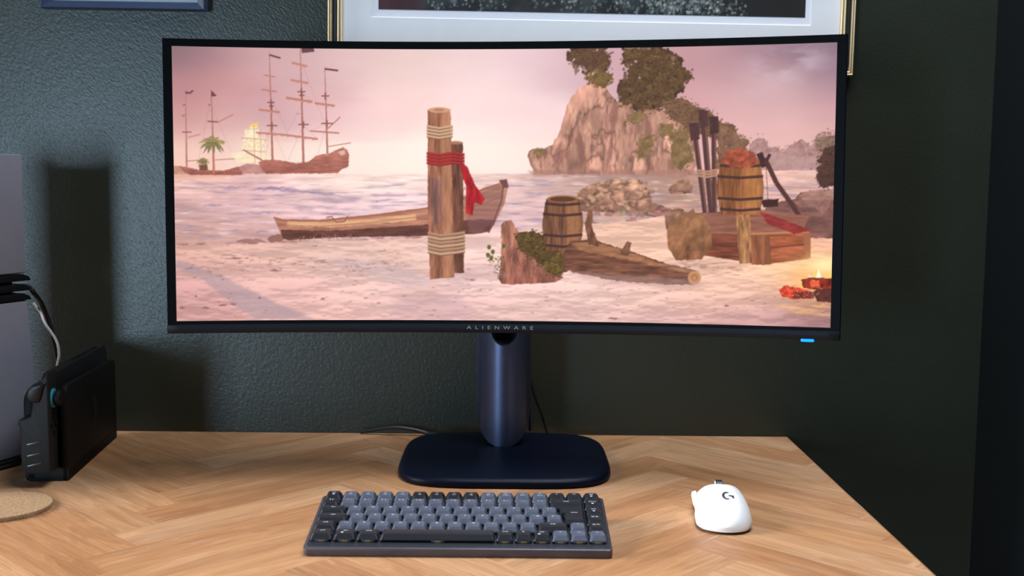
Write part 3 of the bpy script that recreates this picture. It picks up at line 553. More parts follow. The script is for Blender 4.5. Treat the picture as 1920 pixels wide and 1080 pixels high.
# ---------------------------------------------------------------- desk: oak herringbone top on four legs
def desk_material():
    m, t, p = nt('oak_herringbone_veneer'); N, L = t.nodes, t.links
    uv = N.new('ShaderNodeUVMap'); uv.uv_map = 'grain'; at = N.new('ShaderNodeAttribute'); at.attribute_name = 'plank'
    sp = N.new('ShaderNodeSeparateColor'); L.new(at.outputs['Color'], sp.inputs[0])
    mp = N.new('ShaderNodeMapping'); mp.inputs['Scale'].default_value = (1, 9, 1); L.new(uv.outputs[0], mp.inputs[0])
    off = N.new('ShaderNodeCombineXYZ'); mu = N.new('ShaderNodeMath'); mu.operation = 'MULTIPLY'; mu.inputs[1].default_value = 37; L.new(sp.outputs[1], mu.inputs[0]); L.new(mu.outputs[0], off.inputs[2])
    ad = N.new('ShaderNodeVectorMath'); L.new(mp.outputs[0], ad.inputs[0]); L.new(off.outputs[0], ad.inputs[1])
    def noise(sc, det, dist, src):
        n = N.new('ShaderNodeTexNoise'); n.inputs['Scale'].default_value = sc; n.inputs['Detail'].default_value = det; n.inputs['Distortion'].default_value = dist; L.new(src, n.inputs['Vector']); return n
    big = noise(5, 3, .8, ad.outputs[0])
    mp2 = N.new('ShaderNodeMapping'); mp2.inputs['Scale'].default_value = (9, 330, 1); L.new(uv.outputs[0], mp2.inputs[0])
    ad2 = N.new('ShaderNodeVectorMath'); L.new(mp2.outputs[0], ad2.inputs[0]); L.new(off.outputs[0], ad2.inputs[1])
    fine = noise(1.6, 3.2, .2, ad2.outputs[0])
    rings = N.new('ShaderNodeMath'); rings.operation = 'SINE'; m8 = N.new('ShaderNodeMath'); m8.operation = 'MULTIPLY'; m8.inputs[1].default_value = 46; L.new(big.outputs['Fac'], m8.inputs[0]); L.new(m8.outputs[0], rings.inputs[0])
    def ramp(src, *st):
        r = N.new('ShaderNodeValToRGB'); e = r.color_ramp.elements
        while len(e) < len(st): e.new(.5)
        for k, (pos, c) in enumerate(st): e[k].position = pos; e[k].color = c if len(c) == 4 else tuple(c)+(1,)
        L.new(src, r.inputs[0]); return r
    def mix(mode, fac, a, b):
        x = N.new('ShaderNodeMix'); x.data_type = 'RGBA'; x.blend_type = mode
        if isinstance(fac, (int, float)): x.inputs[0].default_value = fac
        else: L.new(fac, x.inputs[0])
        for s, q in ((6, a), (7, b)):
            if isinstance(q, tuple): x.inputs[s].default_value = q
            else: L.new(q, x.inputs[s])
        return x.outputs[2]
    tone = ramp(sp.outputs[0], (0, (.415, .205, .096)), (.35, (.455, .235, .112)), (.7, (.49, .265, .132)), (1, (.53, .310, .172)))
    g1 = ramp(big.outputs['Fac'], (.3, (.80, .76, .72)), (.7, (1.12, 1.12, 1.12)))
    g2 = ramp(rings.outputs[0], (0, (.93, .915, .90)), (1, (1.04, 1.04, 1.04)))
    g3 = ramp(fine.outputs['Fac'], (.32, (.58, .52, .46)), (.5, (1, 1, 1)), (.70, (1.14, 1.18, 1.22)))
    c = mix('MULTIPLY', 1, tone.outputs[0], g1.outputs[0]); c = mix('MULTIPLY', 1, c, g2.outputs[0]); c = mix('MULTIPLY', .38, c, g3.outputs[0])
    # pale limed flecks in the pores, in patches
    patch = noise(7, 3, .4, N.new('ShaderNodeTexCoord').outputs['Object']); pr = ramp(patch.outputs['Fac'], (.47, (0, 0, 0)), (.64, (1, 1, 1)))
    fl = noise(2.2, 3, .5, ad2.outputs[0]); flr = ramp(fl.outputs['Fac'], (.55, (0, 0, 0)), (.68, (.6, .6, .6)))
    fm = mix('MULTIPLY', 1, pr.outputs[0], flr.outputs[0]); c = mix('MIX', fm, c, (.60, .50, .42, 1))
    L.new(c, p.inputs['Base Color'])
    rr = ramp(fine.outputs['Fac'], (.3, (.50, .50, .50)), (.7, (.40, .40, .40))); L.new(rr.outputs[0], p.inputs['Roughness']); p.inputs['Specular IOR Level'].default_value = .4
    bp = N.new('ShaderNodeBump'); bp.inputs['Strength'].default_value = .25; bp.inputs['Distance'].default_value = .0006; L.new(fine.outputs['Fac'], bp.inputs['Height']); L.new(bp.outputs[0], p.inputs['Normal'])
    return m
def clip_poly(P, x0, x1, y0, y1):
    for ax, lim, sg in ((0, x0, 1), (0, x1, -1), (1, y0, 1), (1, y1, -1)):
        Q = []
        for i in range(len(P)):
            a, b = P[i], P[(i+1) % len(P)]; da, db = (a[ax]-lim)*sg, (b[ax]-lim)*sg
            if da >= 0: Q.append(a)
            if (da >= 0) != (db >= 0): t = da/(da-db); Q.append((a[0]+(b[0]-a[0])*t, a[1]+(b[1]-a[1])*t))
        P = Q
        if len(P) < 3: return []
    return P
DX0, DX1, DY0, DY1, DT = -1.18, .4225, .86, WALL-.001, .026
def build_desk():
    root = thing('wooden_desk', 'light oak desk with a herringbone veneer top standing against the green wall', 'desk', T((-.38, 1.26, 0)))
    W_, L_ = .0555, .290; s2 = math.sqrt(2); rg = random.Random(12); V, F, UV, C = [], [], [], []
    E = .004                                                     # eased edge
    for i in range(-40, 60):
        for j in range(-8, 10):
            for kind in (0, 1):
                if kind == 0: q = [(i*W_, i*W_), (i*W_+L_, i*W_), (i*W_+L_, (i+1)*W_), (i*W_, (i+1)*W_)]
                else: q = [(i*W_+L_, (i+1)*W_-L_), (i*W_+L_+W_, (i+1)*W_-L_), (i*W_+L_+W_, (i+1)*W_), (i*W_+L_, (i+1)*W_)]
                q = [(a-j*L_, b+j*L_) for a, b in q]
                f = lambda a, b: (-.379-s2*L_+(a-b)/s2, 1.297+(a+b)/s2)
                tone = (rg.random(), rg.random(), 0)
                P = clip_poly([f(a, b) for a, b in q], DX0+E, DX1-E, DY0+E, DY1-E)
                if not P: continue
                cx, cy = f(*q[0]); n = len(V); V += [(x, y, 0.) for x, y in P]; F.append(tuple(range(n, n+len(P))))
                for x, y in P:
                    dx, dy = x-cx, y-cy; al, ac = (dx+dy)/s2, (dy-dx)/s2
                    UV.append((al, ac) if kind == 0 else (-ac, al)); C.append(tone)
    top_n = len(F)
    ring = lambda e, z: [(DX0+e, DY0+e, z), (DX1-e, DY0+e, z), (DX1-e, DY1-e, z), (DX0+e, DY1-e, z)]
    rings = [ring(E, 0), ring(E*.3, -.0012), ring(0, -.004), ring(0, -DT), ring(.003, -DT)]
    v2, f2 = loft(rings); f2 = [f for f in f2 if set(f) != {0, 1, 2, 3}]; n = len(V); V += v2; F += [tuple(a+n for a in f) for f in f2]
    me = bpy.data.meshes.new('desktop'); me.from_pydata([(x+.38, y-1.26, z) for x, y, z in V], [], F)
    me.uv_layers.new(name='grain'); me.color_attributes.new('plank', 'FLOAT_COLOR', 'CORNER'); uvl = me.uv_layers['grain']; ca = me.color_attributes['plank']
    for p in me.polygons:
        for li in p.loop_indices:
            vi = me.loops[li].vertex_index
            if vi < n: uvl.data[li].uv = UV[vi]; ca.data[li].color = C[vi]+(1,)
            else: x, y, z = V[vi]; uvl.data[li].uv = ((x, z*1.0) if abs(p.normal.y) > .5 else (y, z+x*.01)); ca.data[li].color = (.55, .3, 0, 1)
    me.materials.append(desk_material()); o = bpy.data.objects.new('desktop', me); COL.objects.link(o); o.parent = root
    leg_m = mat('black_leg_steel', (.01, .01, .01, 1), .4)
    for x in (DX0+.05, DX1-.05):
        for y in (DY0+.05, DY1-.05): obj('leg', box(x-.02+.38, x+.02+.38, y-.02-1.26, y+.02-1.26, -.74, -DT), leg_m, root, bevel=.002)
build_desk()

# ---------------------------------------------------------------- curved monitor on its stand
def build_monitor():
    BX, BY = -.001, 1.499
    root = thing('curved_monitor', 'wide curved monitor showing a sunset beach picture, on a navy stand', 'monitor', T((BX, BY, 0)))
    PM = T((-.00897-BX, 1.40593-BY, .37079)) @ R3(-.06743, 4, 'Z') @ R3(-.02259, 4, 'X') @ R3(-.0078, 4, 'Y')
    RR = 1.8; HW, HH = .3982, .1667
    def P(s, v, d): a = s/RR; return ((RR+d)*math.sin(a), (RR+d)*math.cos(a)-RR, v)
    def sweep(prof, s0, s1, n=48): return loft([[P(s0+(s1-s0)*k/n, v, d) for v, d in prof] for k in range(n+1)])
    # lit panel
    nu, nv = 930, 388; u = np.linspace(-1, 1, nu)[None, :]; v = np.linspace(-1, 1, nv)[:, None]; U = u+0*v; Vv = v+0*u
    a = U*HW/RR; pos = np.stack([RR*np.sin(a), RR*np.cos(a)-RR, Vv*HH], -1)
    bas = [1+0*U, U, U*U, U**3, Vv, U*Vv, U*U*Vv]
    cx = [938.64, 603.794, 6.285, 14.56, .676, 5.565, .183]; cy = [348.025, 1.462, -1.08, .014, -254.462, -4.731, -8.273]
    XX = sum(k*b for k, b in zip(cx, bas)); YY = sum(k*b for k, b in zip(cy, bas))
    lin = sample(paint_beach(), XX, YY)
    m, t, p = nt('lit_screen'); at = t.nodes.new('ShaderNodeAttribute'); at.attribute_name = 'picture'; t.links.new(at.outputs['Color'], p.inputs['Emission Color'])
    p.inputs['Emission Strength'].default_value = 1.0; p.inputs['Base Color'].default_value = (.004, .004, .004, 1); p.inputs['Roughness'].default_value = .25; p.inputs['Specular IOR Level'].default_value = .1
    colour_mesh('screen_panel', nu, nv, pos, lin, root, m, PM)
    # black bezel around the panel
    bz = [sweep([(HH+.0002, -.0012), (HH+.0088, -.0012), (HH+.0088, .006), (HH+.0002, .006)], -HW-.0105, HW+.0105),
          sweep([(-HH-.0002, -.0012), (-HH-.0040, -.0012), (-HH-.0040, .006), (-HH-.0002, .006)], -HW-.0105, HW+.0105)]
    for s0, s1 in ((-HW-.0105, -HW-.0002), (HW+.0002, HW+.0105)):
        bz.append(sweep([(HH+.0002, -.0012), (-HH-.0002, -.0012), (-HH-.0002, .006), (HH+.0002, .006)], s0, s1, 2))
    obj('bezel', join(*bz), m_bezel, root, PM)
    ch = sweep([(-HH-.0041, -.0030), (-HH-.0125, -.0030), (-HH-.0150, -.0015), (-HH-.0156, .002), (-HH-.0156, .008), (-HH-.0041, .008)], -HW-.0112, HW+.0112)
    obj('chin', ch, m_chin, root, PM, bevel=.0012, angle=60)
    prof = [(HH+.0094, .0015), (HH+.0094, .012), (HH*.80, .026), (HH*.35, .042), (-HH*.35, .046), (-HH*.80, .034), (-HH-.0150, .014), (-HH-.0150, .0062), (0, .0062), (HH+.0088, .0062)]
    rings = []
    for k in range(41):
        s = (HW+.0118)*(2*k/40-1); q = abs(s)/(HW+.0118); e = 1 if q < .55 else max(.28, 1-((q-.55)/.45)**2*.72)
        rings.append([P(s, vv, d if d < .013 else .012+(d-.012)*e) for vv, d in prof])
    obj('housing', loft(rings), m_navy, root, PM, smooth=True)
    # lettering on the chin: wide-spaced capitals
    tv = text_vf('ALIENWARE', .0062, 2.05); L = [(x*1.18, y) for x, y, z in tv[0]]; wmax = max(abs(x) for x, y in L); sc = .0415/wmax
    ln = obj('lettering', ([P(x*sc, y-HH-.0086, -.0033) for x, y in L], tv[1]), m_letter, root, PM)
    ln.data.polygons.foreach_set('use_smooth', [False]*len(ln.data.polygons)); ln['label'] = 'silver capital lettering'
    em = mat('blue_power_light', (.0, .17, 1.0, 1), .3, var=.05, emit=2.6)
    led = obj('power_light', join(sweep([(-HH-.0138, -.0026), (-HH-.0176, -.0016), (-HH-.0182, .005), (-HH-.0138, .006)], .3645, .3800, 6)), em, root, PM, bevel=.0012, angle=30); led['label'] = 'glowing blue light'
    # mount behind the panel
    obj('mount', box(-.045, .045, .038, .075, -.05, .05), m_black, root, PM, bevel=.006)
    # base plate: rounded slab with a soft top edge
    a_, b_ = .1385, .1345; rings = []
    for s, z in ((.985, 0), (.997, .0016), (1, .004), (.997, .0070), (.985, .0095), (.965, .0112), (.93, .0122), (.5, .0132), (.02, .0135)):
        rings.append([(x, y, z) for x, y in superellipse(a_*s, b_*s, 4.2, 96)])
    obj('stand_base', loft(rings), m_base, root, smooth=True)
    # neck: half-round column cut to a U outline, with a round-ended cable opening
    import bmesh as _b
    hw = .0385; out = []
    for k in range(25):
        t = math.pi*k/24; c, s = math.cos(t), math.sin(t); out.append((hw*math.copysign(abs(c)**(2/2.5), c), .0125+.066-.066*s**(2/2.5)))
    U = out+[(-.0365, .30), (.0365, .30)]
    def tmp(vf): return obj('tmp', vf, m_neck)
    col = [(x, y) for x, y in [(.0405*math.sin(t), .048-.052*math.cos(t)) for t in np.linspace(-math.pi/2, math.pi/2, 49)]]
    A = tmp(loft([[(x, y, z) for x, y in col] for z in (0, .31)])); B = tmp(prism(U, -.05, .12, 'y')); sl = [(.0005+.0185*math.cos(t), .176+.0235*math.sin(t)) for t in np.linspace(math.pi, 2*math.pi, 21)]
    Cc = tmp(prism(sl+[(.019, .245), (-.018, .245)], -.09, .16, 'y'))
    for q, op in ((B, 'INTERSECT'), (Cc, 'DIFFERENCE')):
        mo = A.modifiers.new('b', 'BOOLEAN'); mo.object = q; mo.operation = op; mo.solver = 'EXACT'
    dg = bpy.context.evaluated_depsgraph_get(); dg.update(); me = bpy.data.meshes.new_from_object(A.evaluated_get(dg))
    vf = ([tuple(q.co) for q in me.vertices], [tuple(q.vertices) for q in me.polygons])
    for q in (A, B, Cc): bpy.data.objects.remove(q)
    nk = obj('stand_neck', vf, m_neck, root, T((-.0025, .036, 0)), smooth=True)
    obj('cable_clip', join(box(-.021, .019, .086, .10, .145, .25), box(-.012, -.007, .035, .086, .146, .2), ), m_black, root, T((-.0025, .036, 0)), bevel=.002)
    hk = tube([(.0065, .012, .195), (.0065, .010, .1765), (.0090, .009, .1725), (.0115, .010, .1765), (.0120, .012, .195)], .0012)
    o = obj('hook', hk, mat('polished_steel', (.6, .62, .66, 1), .15, metal=1), root, T((-.0025, .036, 0)), smooth=True); o['label'] = 'small shiny hook in the opening'
build_monitor()

# cables behind the monitor
def cable(name, pts, r, m, label): return tag(obj(name, tube(pts, r), m, smooth=True), label, 'cable')
m_cable = mat('black_cable_rubber', (.008, .008, .009, 1), .45)
cable('power_cable', [(-.215, 1.660, .003), (-.195, 1.655, .0075), (-.168, 1.652, .0118), (-.14, 1.651, .0095), (-.118, 1.650, .0045), (-.10, 1.645, .0030), (-.06, 1.650, .0030)], .0028, m_cable, 'black cable looping on the desk by the wall, left of the monitor stand')
cable('display_cable', [(.022, 1.60, .20), (.030, 1.612, .12), (.040, 1.62, .072), (.052, 1.626, .040), (.064, 1.642, .004), (.09, 1.652, .003)], .0022, m_cable, 'black cable slanting down to the desk, right of the monitor neck')
cable('plugged_cable', [(.028, 1.598, .21), (.031, 1.604, .12), (.034, 1.612, .06), (.035, 1.622, .016)], .0024, mat('violet_cable_rubber', (.02, .012, .05, 1), .4), 'dark violet cable hanging upright against the right side of monitor neck')

# ---------------------------------------------------------------- keyboard
def build_keyboard():
    KY0 = 1.11196; root = thing('keyboard', 'compact grey two-tone keyboard lying on the desk in front of the monitor', 'keyboard', T((-.04687, KY0+.064, 0)) @ R3(-.0008, 4, 'Z'))
    KM = T((0, -.064, 0)) @ R3(.1352, 4, 'X'); W2, D, H = .1563, .1316, .009
    m_case = mat('graphite_case', (.085, .082, .104, 1), .38, metal=.45, var=.06, scale=80)
    m_plate = mat('dark_plate', (.030, .034, .046, 1), .35, metal=.3, var=.06)
    m_key = {0: mat('slate_keycap', (.080, .094, .135, 1), .33, var=.05, scale=100), 1: mat('charcoal_keycap', (.014, .017, .024, 1), .33, var=.05, scale=100)}
    m_leg = mat('pale_legend', (.60, .68, .76, 1), .5, var=.03); m_sw = mat('brown_switch_stem', (.45, .26, .11, 1), .5); m_swb = mat('grey_switch_housing', (.10, .12, .15, 1), .35)
    o = [(x, y) for x, y in rrect(2*W2, D, .006, 5, 0, D/2)]
    rings = [[(x*s, (y-D/2)*s+D/2, z) for x, y in o] for s, z in ((.994, 0), (1, .0012), (1, H-.0016), (.998, H-.0005), (.992, H))]
    obj('case', loft(rings), m_case, root, KM, smooth=True)
    obj('top_plate', prism(rrect(.3065, .1255, .003, 3, 0, D/2+.001), H-.0005, H+.0004, 'z'), m_plate, root, KM)
    for x in (-.11, .11): obj('foot', move(box(-.02, .02, -.004, .004, -.016, 0), T((x, .112, .0006)) @ R3(-.12, 4, 'X')), m_black, root, KM, bevel=.001)
    U = .01895; x0 = -W2+(2*W2-16*U)/2; yb = D-.0045
    rows = [
     [('esc', 1, 1)]+[('F%d' % i, 1, 1 if i in (5, 6, 7, 8) else 0) for i in range(1, 13)]+[('v', 1, 1), ('<)', 1, 1), ('del', 1, 1)],
     [('§ ±', 1, 1)]+[(s, 1, 0) for s in ('1  !', '2  "', '3  £', '4  $', '5  %', '6  ^', '7  &', '8  *', '9  (', '0  )', '-  _', '=  +')]+[('back', 2, 1), ('home', 1, 1)],
     [('tab', 1.5, 1)]+[(s, 1, 0) for s in 'QWERTYUIOP']+[('[  {', 1, 0), (']  }', 1, 0), ('enter', 1.5, 1), ('end', 1, 1)],
     [('caps', 1.75, 1)]+[(s, 1, 0) for s in 'ASDFGHJKL']+[(';  :', 1, 0), ("'  @", 1, 0), ('#  ~', 1, 0), (None, 1.25, 1), ('pg up', 1, 1)],
     [('shift', 1.25, 1), ('\\  |', 1, 0)]+[(s, 1, 0) for s in 'ZXCVBNM']+[(',  <', 1, 0), ('.  >', 1, 0), ('/  ?', 1, 0), ('shift', 1.75, 1), ('^', 1, 0), ('pg dn', 1, 1)],
     [('ctrl', 1.25, 1), ('opt', 1.25, 1), ('cmd', 1.25, 1), ('', 6.25, 1), ('cmd', 1, 1), ('fn', 1, 1), ('opt', 1, 1), ('<', 1, 0), ('v', 1, 0), ('>', 1, 0)]]
    Z0, Z1 = .0030, .0078; cache = {}
    def cap_vf(w, h=1):
        hx = w*U/2-.00085; b0 = -(h*U)/2+.00085; b1 = (h*U)/2-.00085
        def rr(ix, i0, i1, z, r): return [(x, y, z) for x, y in rrect(2*(hx-ix), (b1-i1)-(b0+i0), r, 3, 0, ((b1-i1)+(b0+i0))/2)]
        return loft([rr(0, 0, 0, Z0, .0012), rr(.0003, .0003, .0002, Z0+.0012, .0014), rr(.0019, .0030, .0012, Z1-.0006, .0018), rr(.0024, .0035, .0016, Z1, .0018), rr(.006, .007, .005, Z1-.00035, .001)])
    def enter_vf():
        def outl(ix, i0, i1):
            hx = .625*U-.00085; L = -hx-.25*U; t = U-.00085; b = -U+.00085
            return [(L+ix, t-i1), (hx-ix, t-i1), (hx-ix, b+i0), (-hx+ix, b+i0), (-hx+ix, .00085+i0*.6), (L+ix, .00085+i0*.6)]
        return loft([[(x, y, z) for x, y in outl(*q)] for q, z in (((0, 0, 0), Z0), ((.0003, .0003, .0002), Z0+.0012), ((.0019, .003, .0012), Z1-.0006), ((.0024, .0035, .0016), Z1))])
    for ri, row in enumerate(rows):
        x = x0; yc = yb-(ri+.5)*.0191
        for s, w, dk in row:
            cx = x+w*U/2; x += w*U
            if s is None: continue
            ent = s == 'enter'
            if ent: cx = x-.625*U; vf = enter_vf(); ky = yc-.0191/2
            else: vf = cap_vf(w); ky = yc
            key = (w if not ent else 'E', dk); loc = KM @ T((cx, ky, H))
            if key in cache: k = bpy.data.objects.new('keycap', cache[key].data); COL.objects.link(k); k.parent = root; k.matrix_local = loc
            else: k = obj('keycap', vf, m_key[dk], root, loc); cache[key] = k
            if s:
                sz = .0042 if len(s) <= 1 else (.0034 if len(s) < 5 else .0034); tv = text_vf(s, sz); cyy = .0036 if not ent else .004
                parts = [([(a, b+cyy, Z1+.00012) for a, b, c in tv[0]], tv[1])]
                if ri == 0 and s[0] == 'F': parts[0] = ([(a, b-.0005, Z1+.00012) for a, b, c in tv[0]], tv[1]); t2 = text_vf('o.' if len(s) < 3 and s < 'F6' else '>|', .0028); parts.append(([(a, b+.0042, Z1+.00012) for a, b, c in t2[0]], t2[1]))
                if s in ('esc', 'home', 'del', 'end', 'opt') : parts.append(([(a-(.003 if s == 'opt' else 0), b-.0012, Z1+.00012) for a, b, c in superdot()], [tuple(range(12))]))
                obj('legend', join(*parts), m_leg, k)
            if ri == 5:
                n = 1; obj('key_switch', join(box(-.0065, .0065, -.0065, .0065, -.001, Z0-.0002)), m_swb, k, bevel=.0006); obj('switch_stem', box(-.003, .0035, -.0072, -.004, .0002, Z0-.0001), m_sw, k, bevel=.0003)
def superdot(): return [(.0014*math.cos(2*math.pi*i/12), .0011*math.sin(2*math.pi*i/12), 0) for i in range(12)]
build_keyboard()

# ---------------------------------------------------------------- mouse
def build_mouse():
    root = thing('computer_mouse', 'white wireless computer mouse with a dark emblem, on the desk right of the keyboard', 'mouse', T((.2445, 1.253, 0)) @ R3(-.10, 4, 'Z'))
    m_w = mat('white_shell_plastic', (.84, .84, .86, 1), .42, var=.01); m_d = mat('dark_underside', (.012, .010, .022, 1), .4); LH = .0625
    def hw(t): return float(np.interp(t, [-1, -.85, -.6, -.3, 0, .3, .6, .85, 1], [.0262, .0292, .0316, .0312, .0296, .0292, .0298, .0296, .0285]))
    def ht(t): return float(np.interp(t, [-1, -.93, -.8, -.6, -.35, -.1, .15, .4, .7, .9, 1], [.0085, .0150, .0225, .0310, .0370, .0385, .0370, .0325, .0240, .0180, .0150]))
    def section(t, z0=.0032, k=1.0):
        e = (1-abs(t)**7)**.5 if t < 0 else (1-abs(t)**14)**.5; e = max(e, .02); w = hw(t)*(e if t < 0 else .35+.65*e)*k; h = max(.004, ht(t)*k-z0); P = []
        for j in range(33):
            a = math.pi*j/32; c, s = math.cos(a), math.sin(a); tap = 1-.10*s
            P.append((w*math.copysign(abs(c)**.62, c)*tap, t*LH, z0+h*abs(s)**.80))
        P[0] = (w*.95, t*LH, z0); P[-1] = (-w*.95, t*LH, z0); return P
    ts = [-1+2*(.5-.5*math.cos(math.pi*k/44)) for k in range(45)]
    sh = obj('shell', loft([section(t) for t in ts]), m_w, root, smooth=True)
    ub = [[(x*s, y*s, z) for x, y in [(hw(t)*sg*max(.05, (1-abs(t)**6)**.5), t*LH) for sg, tt in ((1, ts), (-1, ts[::-1])) for t in tt]] for s, z in ((.90, .0006), (.955, .0018), (.955, .0036))]
    obj('underside', loft(ub), m_d, root, smooth=True)
    fr = [section(t, .0040, 1.0) for t in np.linspace(.10, .94, 16)]
    obj('button_seam', loft([[(x*1.006, y+.0012, z+.0006) for x, y, z in s][2:-2] for s in [section(.34), section(.345)]], closed=False, caps=False), m_d, root)
    obj('front_gap_shade', loft([[(x*1.0, y, z) for x, y, z in section(t, .0032, 1.012)] for t in (.80, .86, .92)]), m_d, root, smooth=True)  # dark inner body standing in for the shadow along the buttons' front gap
    wh = loft([[(xx, .036+.0115*math.cos(a)*r, .0230+.0115*math.sin(a)*r) for a in np.linspace(0, 2*math.pi, 29)[:-1]] for xx, r in ((-.0042, .86), (-.0034, 1), (.0034, 1), (.0042, .86))])
    obj('scroll_wheel', wh, m_d, root, smooth=True)
    obj('wheel_rim', loft([[(xx, .036+.0114*math.cos(a), .0230+.0114*math.sin(a)) for a in np.linspace(0, 2*math.pi, 29)[:-1]] for xx in (-.0052, -.0043)]), mat('silver_rim', (.7, .72, .76, 1), .2, metal=.9), root)
    for y0, y1 in ((.000, .0185), (.020, .037)):
        obj('side_button', loft([[(-hw(0)-.0006+dx*s, y, zc+dz*s) for dx, dz in [(.004, -.0042), (-.0008, -.0036), (-.0014, 0), (-.0002, .0034), (.004, .0045)]] for y, s in ((y0, .7), (y0+.0008, 1), (y1-.0008, 1), (y1, .7)) for zc in (.0165,)]), m_w, root, smooth=True)
    # dark emblem printed on the hump: an open ring and a hooked bar
    def top(x, y): 
        t = y/LH; w = hw(t)*.9; c = min(.999, abs(x)/w)**(1/.62); s = math.sqrt(max(0, 1-c*c)); return .0032+(ht(t)-.0032)*s**.80+.0005
    cy, s = -.0290, .0056; F2 = []
    arc = [(math.cos(a), math.sin(a)) for a in np.linspace(math.radians(62), math.radians(298), 17)]
    O = [(x*.92-.28, y) for x, y in arc]; I = [(x*.60-.10, y*.74) for x, y in arc]; V = O+I; F2 = [(i, i+1, i+18, i+17) for i in range(16)]
    n = len(V); V += [(.10, .17), (1.14, .17), (1.14, -.72), (.66, -.30), (.66, -.11), (.10, -.11)]; F2 += [(n, n+1, n+4, n+5), (n+1, n+2, n+3, n+4)]
    VV, FF = [], []
    for f in F2:                                                   # subdivide so that it follows the hump
        q = [V[i] for i in f]; K = 3
        for i in range(K):
            for j in range(K):
                b = len(VV)
                for (ui, vi) in ((i, j), (i+1, j), (i+1, j+1), (i, j+1)):
                    u, v = ui/K, vi/K; x = (q[0][0]*(1-u)+q[1][0]*u)*(1-v)+(q[3][0]*(1-u)+q[2][0]*u)*v; y = (q[0][1]*(1-u)+q[1][1]*u)*(1-v)+(q[3][1]*(1-u)+q[2][1]*u)*v
                    px, py = .0045+x*s, cy+y*s*1.15; VV.append((px, py, top(px, py)))
                FF.append((b, b+1, b+2, b+3))
    e = obj('emblem', (VV, FF), mat('emblem_ink', (.012, .010, .03, 1), .4), root); e['label'] = 'dark emblem of an open ring and hooked bar'
build_mouse()

# ---------------------------------------------------------------- cork coaster
m_cork = mat('cork', (.36, .225, .12, 1), .85, var=.35, scale=420, bump=.6, bscale=500)
def build_coaster():
    n = 72; rg = random.Random(4); R = .0545; cx, cy = -.5735, 1.2655
    rings = []
    for r, z in ((R-.0006, 0), (R, .0006), (R+.0001, .0044), (R-.0006, .0052), (R*.6, .0053), (.001, .0053)):
        rings.append([((r+(rg.uniform(-.00025, .00025) if r > R-.001 else 0))*math.cos(2*math.pi*k/n), (r+(rg.uniform(-.00025, .00025) if r > R-.001 else 0))*math.sin(2*math.pi*k/n), z) for k in range(n)])
    o = obj('cork_coaster', loft(rings), m_cork, None, T((cx, cy, 0)), smooth=True); tag(o, 'round cork coaster lying on the desk at the left edge', 'coaster')
build_coaster()

